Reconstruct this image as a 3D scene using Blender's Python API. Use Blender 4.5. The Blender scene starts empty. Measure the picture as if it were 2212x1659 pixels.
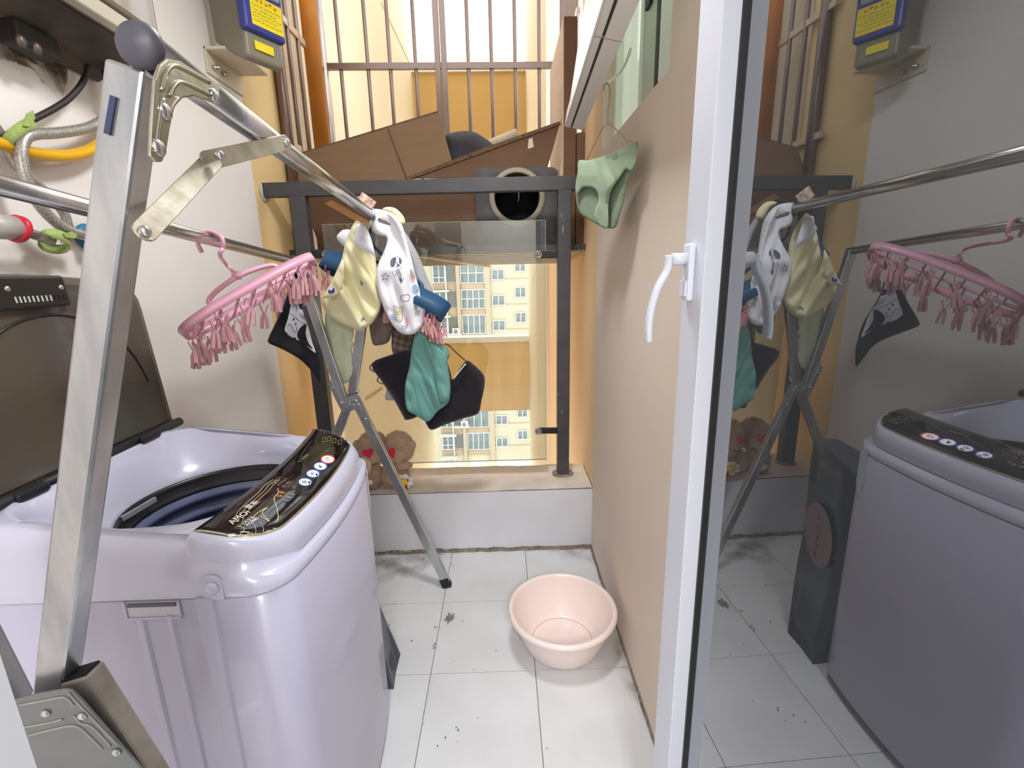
import bpy, bmesh, math, random
from mathutils import Vector, Matrix, noise
from mathutils.bvhtree import BVHTree
from mathutils.geometry import delaunay_2d_cdt

random.seed(7)
scene = bpy.context.scene
COL = scene.collection
PI = math.pi

# ------------------------------------------------------------------ camera
FPX, CX, CY, HCAM = 1018.0, 1106.0, 829.5, 1.49
_d = Vector((1083 - CX, -(587 - CY), -FPX)).normalized()          # world +Y seen from the camera
_dn = Vector((1196 - CX, -(5100 - CY), -FPX))
_dn = (_dn - _dn.dot(_d) * _d).normalized()
_Z = -_dn
_X = _d.cross(_Z)
RCW = Matrix((_X, _d, _Z))                                         # camera axes -> world axes
CAM = Vector((0, 0, HCAM))
cd = bpy.data.cameras.new('camera')
cd.sensor_width = 36.0
cd.lens = FPX / 2212 * 36
cd.clip_start = 0.02
cd.clip_end = 500
cam = bpy.data.objects.new('camera', cd)
COL.objects.link(cam)
cam.matrix_world = Matrix.Translation(CAM) @ RCW.to_4x4()
scene.camera = cam

# ------------------------------------------------------------------ sky, lamps, exposure
w = bpy.data.worlds.new('overcast_sky')
scene.world = w
w.use_nodes = True
bg = w.node_tree.nodes['Background']
bg.inputs[0].default_value = (0.86, 0.93, 1.0, 1)
bg.inputs[1].default_value = 2.5

def area(name, loc, size, power, color, rot=(0, 0, 0), sy=None):
    l = bpy.data.lights.new(name, 'AREA')
    l.energy = power
    l.color = color
    l.size = size
    if sy:
        l.shape = 'RECTANGLE'
        l.size_y = sy
    o = bpy.data.objects.new(name, l)
    o.location = loc
    o.rotation_euler = rot
    COL.objects.link(o)
    return o

area('room_ceiling_lamp', (0.2, -1.75, 2.74), 0.6, 78, (0.93, 0.96, 1.0))
area('balcony_fill_light', (-0.05, 1.35, 2.80), 0.30, 19, (0.93, 0.96, 1.0))  # unseen light added to brighten the balcony walls

vs = scene.view_settings
vs.view_transform = 'Standard'
vs.look = 'None'
vs.exposure = 0.48
vs.gamma = 1
vs.use_curve_mapping = False
scene.cycles.max_bounces = 10
scene.cycles.diffuse_bounces = 6
scene.cycles.transparent_max_bounces = 12
scene.cycles.sample_clamp_indirect = 8
scene.cycles.caustics_reflective = False
scene.cycles.caustics_refractive = False

# ------------------------------------------------------------------ helpers
def ray(u, v):
    return RCW @ Vector(((u - CX) / FPX, -(v - CY) / FPX, -1.0))

def at(u, v, x=None, y=None, z=None):
    """point where the sight line through pixel u, v meets a plane of the place"""
    r = ray(u, v)
    if x is not None:
        t = x / r.x
    elif y is not None:
        t = y / r.y
    else:
        t = (z - HCAM) / r.z
    return CAM + t * r

def lin(c):
    return tuple(((x / 255) / 12.92 if x / 255 <= 0.04045 else (((x / 255) + 0.055) / 1.055) ** 2.4) for x in c)

def mat(name, rgb, rough=0.5, metal=0.0, spec=0.5, noise_amt=0.0, noise_scale=8.0, rgb2=None, bump=0.0, bump_scale=60.0,
        coat=0.0, trans=0.0, alpha=1.0, stretch=None, sheen=0.0, emit=None, sss=0.0, ior=1.45):
    m = bpy.data.materials.new(name)
    m.use_nodes = True
    nt = m.node_tree
    b = nt.nodes['Principled BSDF']
    c = lin(rgb)
    b.inputs['Base Color'].default_value = (*c, 1)
    b.inputs['Roughness'].default_value = rough
    b.inputs['Metallic'].default_value = metal
    b.inputs['Specular IOR Level'].default_value = spec
    b.inputs['Coat Weight'].default_value = coat
    b.inputs['Coat Roughness'].default_value = 0.05
    b.inputs['Transmission Weight'].default_value = trans
    b.inputs['Alpha'].default_value = alpha
    b.inputs['Sheen Weight'].default_value = sheen
    b.inputs['IOR'].default_value = ior
    if sss:
        b.inputs['Subsurface Weight'].default_value = sss
        b.inputs['Subsurface Radius'].default_value = (0.01, 0.008, 0.006)
    if emit:
        b.inputs['Emission Color'].default_value = (*lin(emit[0]), 1)
        b.inputs['Emission Strength'].default_value = emit[1]
    if noise_amt or bump:
        tc = nt.nodes.new('ShaderNodeTexCoord')
        src = tc.outputs['Object']
        if stretch:
            mp = nt.nodes.new('ShaderNodeMapping')
            mp.inputs['Scale'].default_value = stretch
            nt.links.new(src, mp.inputs[0])
            src = mp.outputs[0]
    if noise_amt:
        nz = nt.nodes.new('ShaderNodeTexNoise')
        nz.inputs['Scale'].default_value = noise_scale
        nz.inputs['Detail'].default_value = 6
        nt.links.new(src, nz.inputs['Vector'])
        rp = nt.nodes.new('ShaderNodeMapRange')
        rp.inputs[1].default_value = 0.35
        rp.inputs[2].default_value = 0.65
        rp.inputs[3].default_value = 0.0
        rp.inputs[4].default_value = noise_amt
        nt.links.new(nz.outputs[0], rp.inputs[0])
        mx = nt.nodes.new('ShaderNodeMix')
        mx.data_type = 'RGBA'
        mx.inputs[6].default_value = (*c, 1)
        c2 = lin(rgb2) if rgb2 else tuple(x * 0.6 for x in c)
        mx.inputs[7].default_value = (*c2, 1)
        nt.links.new(rp.outputs[0], mx.inputs[0])
        nt.links.new(mx.outputs[2], b.inputs['Base Color'])
    if bump:
        nb = nt.nodes.new('ShaderNodeTexNoise')
        nb.inputs['Scale'].default_value = bump_scale
        nb.inputs['Detail'].default_value = 4
        nt.links.new(src, nb.inputs['Vector'])
        bp = nt.nodes.new('ShaderNodeBump')
        bp.inputs['Strength'].default_value = bump
        bp.inputs['Distance'].default_value = 0.004
        nt.links.new(nb.outputs[0], bp.inputs['Height'])
        nt.links.new(bp.outputs[0], b.inputs['Normal'])
    return m

WORLD = {}          # translation of every object built
BV = {}             # ray targets for prints

def tag(o, label=None, cat=None, group=None, kind=None):
    if label: o['label'] = label
    if cat: o['category'] = cat
    if group: o['group'] = group
    if kind: o['kind'] = kind
    return o

def hang(o, parent):
    if parent is not None:
        o.parent = parent
        o.matrix_parent_inverse = Matrix.Translation(-WORLD[parent.name])

def empty(name, loc, label=None, cat=None, group=None, kind=None, parent=None):
    o = bpy.data.objects.new(name, None)
    o.empty_display_size = 0.05
    COL.objects.link(o)
    o.location = loc
    WORLD[o.name] = Vector(loc)
    hang(o, parent)
    return tag(o, label, cat, group, kind)

class MB:
    def __init__(self):
        self.bm = bmesh.new()
    def faces(self, vs, fs, smooth=False):
        vv = [self.bm.verts.new(v) for v in vs]
        for f in fs:
            try:
                self.bm.faces.new([vv[i] for i in f]).smooth = smooth
            except ValueError:
                pass
        return vv
    def box(self, p0, p1, M=None):
        x0, y0, z0 = p0
        x1, y1, z1 = p1
        vs = [Vector(v) for v in ((x0, y0, z0), (x1, y0, z0), (x1, y1, z0), (x0, y1, z0), (x0, y0, z1), (x1, y0, z1), (x1, y1, z1), (x0, y1, z1))]
        if M is not None:
            vs = [M @ v for v in vs]
        self.faces(vs, [(0, 3, 2, 1), (4, 5, 6, 7), (0, 1, 5, 4), (1, 2, 6, 5), (2, 3, 7, 6), (3, 0, 4, 7)])
        return self
    def beam(self, a, b, wdt, dep, side=Vector((1, 0, 0))):
        """box beam from a to b, wdt along 'side' (made square to the beam), dep along the third axis"""
        a, b = Vector(a), Vector(b)
        t = (b - a).normalized()
        s = (Vector(side) - Vector(side).dot(t) * t).normalized()
        n = t.cross(s)
        vs = []
        for p in (a, b):
            for i, j in ((-1, -1), (1, -1), (1, 1), (-1, 1)):
                vs.append(p + s * (i * wdt / 2) + n * (j * dep / 2))
        self.faces(vs, [(0, 3, 2, 1), (4, 5, 6, 7), (0, 1, 5, 4), (1, 2, 6, 5), (2, 3, 7, 6), (3, 0, 4, 7)])
        return self
    def tube(self, pts, r, seg=10, cap=True, smooth=True):
        pts = [Vector(p) for p in pts]
        n = len(pts)
        rr = r if isinstance(r, (list, tuple)) else [r] * n
        t0 = (pts[1] - pts[0]).normalized()
        s = t0.orthogonal().normalized()
        rings = []
        for i, p in enumerate(pts):
            t = ((pts[min(i + 1, n - 1)] - pts[max(i - 1, 0)])).normalized()
            s = (s - s.dot(t) * t).normalized()
            k = t.cross(s)
            rings.append([self.bm.verts.new(p + (s * math.cos(2 * PI * j / seg) + k * math.sin(2 * PI * j / seg)) * rr[i]) for j in range(seg)])
        for i in range(n - 1):
            for j in range(seg):
                f = self.bm.faces.new((rings[i][j], rings[i][(j + 1) % seg], rings[i + 1][(j + 1) % seg], rings[i + 1][j]))
                f.smooth = smooth
        if cap:
            self.bm.faces.new(rings[0][::-1])
            self.bm.faces.new(rings[-1])
        return self
    def prism(self, pts, d):
        """closed polygon pts (list of 3-D points) swept by vector d"""
        pts = [Vector(p) for p in pts]
        d = Vector(d)
        n = len(pts)
        a = [self.bm.verts.new(p) for p in pts]
        b = [self.bm.verts.new(p + d) for p in pts]
        self.bm.faces.new(a[::-1])
        self.bm.faces.new(b)
        for i in range(n):
            self.bm.faces.new((a[i], a[(i + 1) % n], b[(i + 1) % n], b[i]))
        return self
    def lathe(self, prof, c=(0, 0, 0), seg=32, M=None, smooth=True, cap=True):
        """profile of (radius, height) pairs turned about Z"""
        c = Vector(c)
        rings = []
        for r, z in prof:
            ring = []
            for j in range(seg):
                v = Vector((r * math.cos(2 * PI * j / seg), r * math.sin(2 * PI * j / seg), z))
                if M is not None:
                    v = M @ v
                ring.append(self.bm.verts.new(v + c))
            rings.append(ring)
        for i in range(len(rings) - 1):
            for j in range(seg):
                self.bm.faces.new((rings[i][j], rings[i][(j + 1) % seg], rings[i + 1][(j + 1) % seg], rings[i + 1][j])).smooth = smooth
        if cap and prof[0][0] > 1e-5:
            self.bm.faces.new(rings[0][::-1]).smooth = False
        if cap and prof[-1][0] > 1e-5:
            self.bm.faces.new(rings[-1]).smooth = False
        return self
    def blob(self, c, r, M=None, seg=16, rng=10, amp=0.0, fr=30.0):
        c = Vector(c)
        r = Vector(r) if not isinstance(r, (int, float)) else Vector((r, r, r))
        rows = []
        for i in range(rng + 1):
            th = PI * i / rng
            row = []
            k = 1 if i in (0, rng) else seg
            for j in range(k):
                v = Vector((math.sin(th) * math.cos(2 * PI * j / seg), math.sin(th) * math.sin(2 * PI * j / seg), math.cos(th)))
                q = Vector((v.x * r.x, v.y * r.y, v.z * r.z))
                if amp:
                    q += v * amp * noise.noise((q + c) * fr)
                if M is not None:
                    q = M @ q
                row.append(self.bm.verts.new(q + c))
            rows.append(row)
        for i in range(rng):
            for j in range(seg):
                a, b = rows[i], rows[i + 1]
                vs = [a[j % len(a)], b[j % len(b)], b[(j + 1) % len(b)], a[(j + 1) % len(a)]]
                vs = list(dict.fromkeys(vs))
                if len(vs) > 2:
                    self.bm.faces.new(vs).smooth = True
        return self
    def mesh(self, name, m, bevel=0.0, seg=2, recalc=True):
        bm = self.bm
        if recalc:
            bmesh.ops.recalc_face_normals(bm, faces=bm.faces)
        if bevel:
            ed = [e for e in bm.edges if len(e.link_faces) == 2 and e.calc_face_angle(0) > 0.6]
            bmesh.ops.bevel(bm, geom=ed, offset=bevel, segments=seg, profile=0.5, affect='EDGES', clamp_overlap=True)
        me = bpy.data.meshes.new(name)
        bm.to_mesh(me)
        bm.free()
        for mm in (m if isinstance(m, (list, tuple)) else [m]):
            me.materials.append(mm)
        return me
    def build(self, name, m, parent=None, label=None, cat=None, group=None, kind=None, bevel=0.0, seg=2, bvh=None, recalc=True, base=False, smooth=False):
        if bvh:
            BV[bvh] = BVHTree.FromBMesh(self.bm)
        me = self.mesh(name, m, bevel, seg, recalc)
        vs = [v.co for v in me.vertices]
        lo = Vector([min(v[i] for v in vs) for i in range(3)])
        hi = Vector([max(v[i] for v in vs) for i in range(3)])
        c = (lo + hi) / 2
        if base:
            c.z = lo.z
        me.transform(Matrix.Translation(-c))
        if smooth:
            for p in me.polygons:
                p.use_smooth = True
        o = bpy.data.objects.new(name, me)
        COL.objects.link(o)
        o.location = c
        WORLD[o.name] = c
        hang(o, parent)
        return tag(o, label, cat, group, kind)

def inst(name, me, parent, M, label=None, cat=None, group=None):
    """one more object on mesh data that exists already"""
    o = bpy.data.objects.new(name, me)
    COL.objects.link(o)
    WORLD[o.name] = M.translation.copy()
    hang(o, parent)
    o.matrix_basis = M
    return tag(o, label, cat, group)

def curve_pts(pts, n=8, closed=False):
    """Catmull-Rom through pts"""
    pts = [Vector(p) for p in pts]
    out = []
    m = len(pts)
    rng = m if closed else m - 1
    for i in range(rng):
        p0 = pts[(i - 1) % m] if closed or i > 0 else pts[0]
        p1, p2 = pts[i], pts[(i + 1) % m]
        p3 = pts[(i + 2) % m] if closed or i + 2 < m else pts[-1]
        for k in range(n):
            t = k / n
            out.append(0.5 * ((2 * p1) + (p2 - p0) * t + (2 * p0 - 5 * p1 + 4 * p2 - p3) * t * t + (3 * p1 - p0 - 3 * p2 + p3) * t ** 3))
    if not closed:
        out.append(pts[-1])
    return out

def fill2d(outline, step):
    """triangulate a 2-D outline with inner points; returns verts, tris, distance to the edge"""
    pts = [Vector((p[0], p[1])) for p in outline]
    n = len(pts)
    xs = [p.x for p in pts]
    ys = [p.y for p in pts]
    def inside(q):
        c = False
        j = n - 1
        for i in range(n):
            a, b = pts[i], pts[j]
            if (a.y > q.y) != (b.y > q.y) and q.x < (b.x - a.x) * (q.y - a.y) / (b.y - a.y) + a.x:
                c = not c
            j = i
        return c
    def dist(q):
        best = 1e9
        for i in range(n):
            a, b = pts[i], pts[(i + 1) % n]
            ab = b - a
            t = max(0, min(1, (q - a).dot(ab) / max(ab.length_squared, 1e-12)))
            best = min(best, (a + ab * t - q).length)
        return best
    inner = []
    yy = min(ys) + step / 2
    row = 0
    while yy < max(ys):
        xx = min(xs) + (step / 2 if row % 2 else step)
        while xx < max(xs):
            q = Vector((xx, yy))
            if inside(q):
                d = dist(q)
                if d > step * 0.5:
                    inner.append((q, d))
            xx += step
        yy += step * 0.87
        row += 1
    allv = pts + [q for q, d in inner]
    edges = [(i, (i + 1) % n) for i in range(n)]
    r = delaunay_2d_cdt(allv, edges, [], 1, 1e-6)
    V, T, orig = r[0], r[2], r[3]
    D = []
    for k, ids in enumerate(orig):
        i = min(ids) if ids else 0
        D.append(0.0 if i < n else inner[i - n][1])
    return V, T, D

def pillow(outline, y, th, fold=None, step=6.0, soft=18.0, smooth_n=4, drape=None):
    """cloth with front and back, hung at depth y (number or function of pixel): outline gives its shape"""
    ol = curve_pts([(u, v, 0) for u, v in outline], smooth_n, True) if smooth_n else [Vector((u, v, 0)) for u, v in outline]
    V, T, D = fill2d(ol, step)
    yf = y if callable(y) else (lambda u, v: y)
    mb = MB()
    fr, bk = [], []
    for p, d in zip(V, D):
        k = min(1.0, d / soft)
        k = math.sqrt(1 - (1 - k) ** 2)
        yc = yf(p.x, p.y)
        f = fold(p.x, p.y) * min(1, 0.25 + d / soft) if fold else 0.0
        fr.append(mb.bm.verts.new(at(p.x, p.y, y=yc - th / 2 * k + f)))
        bk.append(mb.bm.verts.new(at(p.x, p.y, y=yc + th / 2 * k + f * 0.7 + 0.002)))
    for t in T:
        for tri in ((t[0], t[1], t[2]),):
            a = mb.bm.faces.new([fr[i] for i in tri]); a.smooth = True
            b = mb.bm.faces.new([bk[i] for i in reversed(tri)]); b.smooth = True
    cnt = {}
    for t in T:
        for i in range(len(t)):
            e = (t[i], t[(i + 1) % len(t)])
            if (e[1], e[0]) in cnt: del cnt[(e[1], e[0])]
            else: cnt[e] = 1
    for a, b in cnt:
        try: mb.bm.faces.new((fr[b], fr[a], bk[a], bk[b])).smooth = True
        except ValueError: pass
    return mb

def folds(amp, ang, freq, seed=0.0, warp=0.6):
    """soft pleats running along direction ang (degrees, 90 = hanging straight down)"""
    ca, sa = math.cos(math.radians(ang)), math.sin(math.radians(ang))
    def f(u, v):
        a = (-sa * u + ca * v) * freq
        b = (ca * u + sa * v) * freq * 0.22
        n1 = noise.noise(Vector((a, b, seed)))
        n2 = noise.noise(Vector((a * 2.3 + 5, b * 1.8, seed + 3)))
        n3 = noise.noise(Vector((u * 0.018, v * 0.018, seed + 9)))
        return amp * (0.7 * n1 + 0.35 * n2 + 0.55 * (0.5 - abs(n1 + 0.6 * n3) * 2.0))
    return f

def decal(target, polys, name, m, parent, step=3.0, lift=0.0015, smooth_n=3, label=None):
    """flat print laid on the surface of 'target': polys are outlines seen from the front"""
    mb = MB()
    bv = BV[target]
    for ol in polys:
        o2 = curve_pts([(u, v, 0) for u, v in ol], smooth_n, True) if smooth_n else [Vector((u, v, 0)) for u, v in ol]
        V, T, D = fill2d(o2, step)
        vs = []
        for p in V:
            r = ray(p.x, p.y).normalized()
            h = bv.ray_cast(CAM, r)
            q = h[0] if h[0] is not None else None
            vs.append(q - r * lift if q is not None else None)
        vv = {}
        for t in T:
            if any(vs[i] is None for i in t): continue
            for i in t:
                if i not in vv: vv[i] = mb.bm.verts.new(vs[i])
            mb.bm.faces.new([vv[i] for i in t]).smooth = True
    if not mb.bm.faces:
        mb.bm.free()
        return None
    return mb.build(name, m, parent, label=label, recalc=False)

def stroke(pts, wd, closed=False, n=4):
    """outline of a drawn line of width wd through 2-D pts, as quads"""
    p = curve_pts([(u, v, 0) for u, v in pts], n, closed) if n > 1 else [Vector((u, v, 0)) for u, v in pts]
    m = len(p)
    out = []
    for i in range(m if closed else m - 1):
        a, b = p[i], p[(i + 1) % m]
        t = (b - a)
        if t.length < 1e-6: continue
        t.normalize()
        k = Vector((-t.y, t.x, 0)) * wd / 2
        e = t * wd * 0.2
        out.append([(q.x, q.y) for q in (a - k - e, b - k + e, b + k + e, a + k - e)])
    return out

def text_mesh(s, size, m, name, parent, M, align='LEFT', extrude=0.0):
    cu = bpy.data.curves.new(name, 'FONT')
    cu.body = s
    cu.size = size
    cu.align_x = align
    cu.extrude = extrude
    cu.resolution_u = 3
    o = bpy.data.objects.new(name + '_tmp', cu)
    COL.objects.link(o)
    dg = bpy.context.evaluated_depsgraph_get()
    me = bpy.data.meshes.new_from_object(o.evaluated_get(dg))
    bpy.data.objects.remove(o)
    bpy.data.curves.remove(cu)
    me.materials.clear()
    me.materials.append(m)
    me.name = name
    me.transform(M)
    ob = bpy.data.objects.new(name, me)
    COL.objects.link(ob)
    WORLD[ob.name] = Vector((0, 0, 0))
    hang(ob, parent)
    return ob

def fine_print(n, size, m, name, parent, M, seed=1):
    """a row of n marks too small to read in the photograph"""
    rn = random.Random(seed)
    mb = MB()
    for k in range(n):
        x = k * size * 1.12
        for q in range(4):
            h = rn.uniform(0.05, 0.85) * size
            if rn.random() < 0.6:
                a, b, c, d = x + 0.06 * size, h, x + rn.uniform(0.6, 0.92) * size, h + 0.11 * size
            else:
                c0 = x + rn.uniform(0.1, 0.8) * size
                a, b, c, d = c0, 0.05 * size, c0 + 0.11 * size, rn.uniform(0.55, 0.9) * size
            mb.faces([M @ Vector(v) for v in ((a, b, 0), (c, b, 0), (c, d, 0), (a, d, 0))], [(0, 1, 2, 3)])
    return mb.build(name, m, parent, recalc=False)
# ------------------------------------------------------------------ materials of the place
XL, XR, YP, ZP = -1.16, 0.458, 2.315, 0.36        # left wall, right wall, parapet face and top
YB = 2.64                                          # outer edge of the parapet
M_wall_l = mat('white_wall_paint', (238, 231, 226), 0.75, noise_amt=0.5, noise_scale=3, rgb2=(230, 222, 216), bump=0.08, bump_scale=40)
M_wall_r = mat('cream_wall_paint', (222, 208, 194), 0.7, noise_amt=0.5, noise_scale=2.5, rgb2=(214, 197, 182), bump=0.06, bump_scale=40)
M_ceil = mat('ceiling_paint', (225, 220, 214), 0.8)
M_par = mat('parapet_plaster', (218, 217, 222), 0.75, noise_amt=0.5, noise_scale=5, rgb2=(206, 205, 210), bump=0.12, bump_scale=30)
M_ledge = mat('ledge_mortar', (216, 202, 188), 0.85, noise_amt=0.8, noise_scale=9, rgb2=(228, 218, 206), bump=0.25, bump_scale=35)
M_tile = mat('white_floor_tile', (220, 221, 222), 0.28, noise_amt=0.6, noise_scale=4, rgb2=(206, 206, 206))
M_grout = mat('dark_grout', (92, 86, 80), 0.9)
M_grime = mat('black_grime', (104, 94, 84), 0.9, noise_amt=0.9, noise_scale=60, rgb2=(160, 150, 138), bump=0.4, bump_scale=120)
M_ext = mat('yellow_exterior_paint', (236, 205, 150), 0.8, noise_amt=0.5, noise_scale=2.2, rgb2=(226, 188, 126), bump=0.08, bump_scale=25)
M_ext_p = mat('peach_exterior_paint', (238, 208, 168), 0.8, noise_amt=0.5, noise_scale=2, rgb2=(230, 196, 152))
M_ext_c = mat('cream_exterior_paint', (222, 206, 176), 0.8, noise_amt=0.6, noise_scale=0.8, rgb2=(212, 192, 156), stretch=(1, 1, 0.3))
M_orange = mat('ochre_exterior_paint', (184, 148, 88), 0.8, noise_amt=0.5, noise_scale=0.9, rgb2=(174, 138, 78))
M_sand = mat('sand_exterior_paint', (222, 186, 122), 0.8, noise_amt=0.6, noise_scale=2.5, rgb2=(204, 168, 106), stretch=(3, 1, 0.3))
M_white = mat('white_upvc', (212, 216, 228), 0.35)
M_white_w = mat('white_window_plastic', (226, 221, 214), 0.4)
M_black = mat('black_rubber', (28, 28, 30), 0.5)
M_iron = mat('dark_painted_iron', (72, 70, 72), 0.45, noise_amt=0.5, noise_scale=14, rgb2=(56, 54, 56), bump=0.1, bump_scale=50)
M_chip = mat('chipped_white_paint', (196, 196, 192), 0.6)
M_bar = mat('brown_steel_bar', (126, 106, 96), 0.35, metal=0.55)
M_shelf = mat('grey_shelf_board', (126, 124, 116), 0.7)
M_slat = mat('pale_slat', (226, 212, 184), 0.6)

def glass(name, tint, rough=0.0, refl=1.5, thru=0.9, milk=0.0, boost=None):
    """thin pane: mirror by Fresnel over tinted see-through, with a little dust"""
    m = bpy.data.materials.new(name)
    m.use_nodes = True
    nt = m.node_tree
    nt.nodes.clear()
    out = nt.nodes.new('ShaderNodeOutputMaterial')
    tr = nt.nodes.new('ShaderNodeBsdfTransparent')
    tr.inputs[0].default_value = (*[c * thru for c in lin(tint)], 1)
    gl = nt.nodes.new('ShaderNodeBsdfGlossy')
    gl.inputs['Roughness'].default_value = rough
    gl.inputs['Color'].default_value = (0.95, 0.97, 1.0, 1)
    fr = nt.nodes.new('ShaderNodeFresnel')
    fr.inputs[0].default_value = refl
    mx = nt.nodes.new('ShaderNodeMixShader')
    if boost:
        mr = nt.nodes.new('ShaderNodeMapRange')
        mr.inputs[3].default_value, mr.inputs[4].default_value = boost
        nt.links.new(fr.outputs[0], mr.inputs[0])
        nt.links.new(mr.outputs[0], mx.inputs[0])
    else:
        nt.links.new(fr.outputs[0], mx.inputs[0])
    nt.links.new(tr.outputs[0], mx.inputs[1])
    nt.links.new(gl.outputs[0], mx.inputs[2])
    last = mx
    if milk:
        df = nt.nodes.new('ShaderNodeBsdfDiffuse')
        df.inputs[0].default_value = (*lin(tint), 1)
        m2 = nt.nodes.new('ShaderNodeMixShader')
        m2.inputs[0].default_value = milk
        nt.links.new(last.outputs[0], m2.inputs[1])
        nt.links.new(df.outputs[0], m2.inputs[2])
        last = m2
    nt.links.new(last.outputs[0], out.inputs[0])
    return m

M_door_glass = glass('dark_door_glass', (120, 126, 132), 0.012, 1.5, 0.10, 0.12, (0.19, 1.8))
M_rail_glass = glass('clear_rail_glass', (242, 243, 237), 0.0, 1.5, 0.97, 0.02)

# ------------------------------------------------------------------ room shell
S = 'structure'
floor = MB().box((XL, -2.6, -0.12), (XR, YP, -0.004)).build('floor', M_grout, kind=S)
xs = [XL, -1.108, -0.708, -0.308, 0.092, XR]
ys = [YP, 1.902, 1.502, 1.102, 0.702, 0.302, -0.098, -0.498, -0.898]
for i in range(len(xs) - 1):
    for j in range(len(ys) - 1):
        g = 0.0012
        MB().box((xs[i] + g, ys[j + 1] + g, -0.006), (xs[i + 1] - g, ys[j] - g, 0.0)).build('tile', M_tile, floor)
MB().box((XL, -2.6, -0.12), (XR + 1.4, -0.9, 0.0)).build('floor_room', mat('room_floor', (190, 180, 168), 0.5), kind=S)

wl = MB().box((XL - 0.12, -0.3, 0), (XL, 2.415, 2.86)).build('wall_left', M_wall_l, kind=S)
MB().box((XL - 0.12, 2.415, -1), (XL, 2.95, 6.2)).build('wall_left_outside', M_ext, kind=S)
wr = MB()
wr.box((XR, -0.1, 0), (XR + 0.12, 2.315, 2.003))
wr.box((XR, -0.1, 2.003), (XR + 0.12, 1.397, 2.86))
wr.box((XR, 2.252, 2.003), (XR + 0.12, 2.315, 2.86))
wr.box((XR, 1.397, 2.78), (XR + 0.12, 2.252, 2.86))
wr.build('wall_right', M_wall_r, kind=S)
wo = MB()
wo.box((XR + 0.005, 2.315, -26), (XR + 0.3, 4.7, 1.95))
wo.box((XR + 0.005, 2.315, 1.95), (XR + 0.3, 2.86, 6.2))
wo.build('wall_right_outside', M_ext_p, kind=S)
MB().box((XL - 0.12, -2.6, 2.86), (XR + 1.6, 2.64, 3.0)).build('ceiling', M_ceil, kind=S)
# the room behind
M_room = mat('room_wall_paint', (222, 216, 208), 0.8)
MB().box((XL - 0.12, -2.7, 0), (XR + 1.6, -2.6, 2.86)).build('wall_room_back', M_room, kind=S)
MB().box((XL - 0.22, -2.6, 0), (XL - 0.1, -0.3, 2.86)).build('wall_room_left', M_room, kind=S)
MB().box((XR + 1.48, -2.6, 0), (XR + 1.6, -0.1, 2.86)).build('wall_room_right', M_room, kind=S)
MB().box((XR + 0.12, -0.1, 0), (XR + 1.6, 0.0, 2.86)).build('wall_room_front', M_room, kind=S)
# parapet
pw = MB().box((XL, YP, -0.12), (XR, YB, ZP - 0.012)).build('wall_back', M_par, kind=S)
lb = MB()
for k in range(26):
    for q in range(6):
        pass
nx, ny = 60, 14
vs, fs = [], []
for j in range(ny + 1):
    for i in range(nx + 1):
        x = XL + (XR - XL) * i / nx
        y = YP + (YB - YP) * j / ny
        z = ZP + 0.006 * noise.noise(Vector((x * 4, y * 9, 1))) + 0.003 * noise.noise(Vector((x * 22, y * 22, 5))) - 0.004
        vs.append((x, y, z))
for j in range(ny):
    for i in range(nx):
        a = j * (nx + 1) + i
        fs.append((a, a + 1, a + nx + 2, a + nx + 1))
lb = MB()
lb.faces(vs, fs, True)
lb.build('mortar_ledge', M_ledge, pw)
# grime along the foot of the parapet and of the right wall
def grime(path, w0, nm, par):
    mb = MB()
    n = 90
    p0, p1 = Vector(path[0]), Vector(path[1])
    up = Vector(path[2])
    tw = Vector(path[3])
    rows = []
    for i in range(n + 1):
        p = p0.lerp(p1, i / n)
        a = w0 * (0.55 + 0.9 * abs(noise.noise(p * 9)) + 0.5 * abs(noise.noise(p * 40)))
        b = w0 * (0.6 + 1.0 * abs(noise.noise(p * 7 + Vector((3, 3, 3)))))
        rows.append([p + tw * b + Vector((0, 0, 0.0015)), p + tw * 0.004 + up * 0.004, p + up * a + tw * 0.002])
    for i in range(n):
        for k in range(2):
            mb.faces([rows[i][k], rows[i + 1][k], rows[i + 1][k + 1], rows[i][k + 1]], [(0, 1, 2, 3)])
    return mb.build(nm, M_grime, par, kind='stuff')
grime(((-1.1, YP, 0), (XR, YP, 0), (0, 0, 1), (0, -1, 0)), 0.019, 'grime_line', pw)
grime(((XR, YP, 0), (XR, 0.9, 0), (0, 0, 1), (-1, 0, 0)), 0.011, 'grime_line', floor)

# ------------------------------------------------------------------ kitchen window in the right wall
M_frost = mat('pale_green_window_glass', (204, 211, 198), 0.12, spec=0.6, noise_amt=0.5, noise_scale=2.0, rgb2=(180, 188, 168), stretch=(1, 6, 0.2), emit=((206, 214, 202), 0.30))  # faint emission stands in for kitchen light behind the glass
M_gframe = mat('greenish_white_frame', (230, 234, 224), 0.35)
win = empty('window_1', (XR + 0.06, 1.82, 2.003), kind=S)
wy = lambda u: at(u, 100, x=0.50).y
y0, y1 = 1.397, 2.252
MB().box((0.50, y0, 2.003), (0.56, 1.632, 2.78)).box((0.50, y1 - 0.05, 2.003), (0.56, y1, 2.78)).box((0.50, y0, 2.003), (0.56, y1, 2.012)).box((0.50, y0, 2.73), (0.56, y1, 2.78)).build('window_frame', M_gframe, win, bevel=0.002)
MB().box((0.499, 1.634, 2.012), (0.55, 1.668, 2.73)).build('gasket', M_black, win)
MB().box((0.499, 1.668, 2.012), (0.55, 1.795, 2.73)).build('sash_stile', mat('grey_green_stile', (186, 191, 176), 0.35), win)
for ya in (1.797, 1.818):
    MB().box((0.494, ya, 2.012), (0.55, ya + 0.013, 2.73)).build('glazing_bead', M_gframe, win)
MB().box((0.53, 1.83, 2.012), (0.538, y1 - 0.05, 2.73)).build('pane', M_frost, win)
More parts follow.
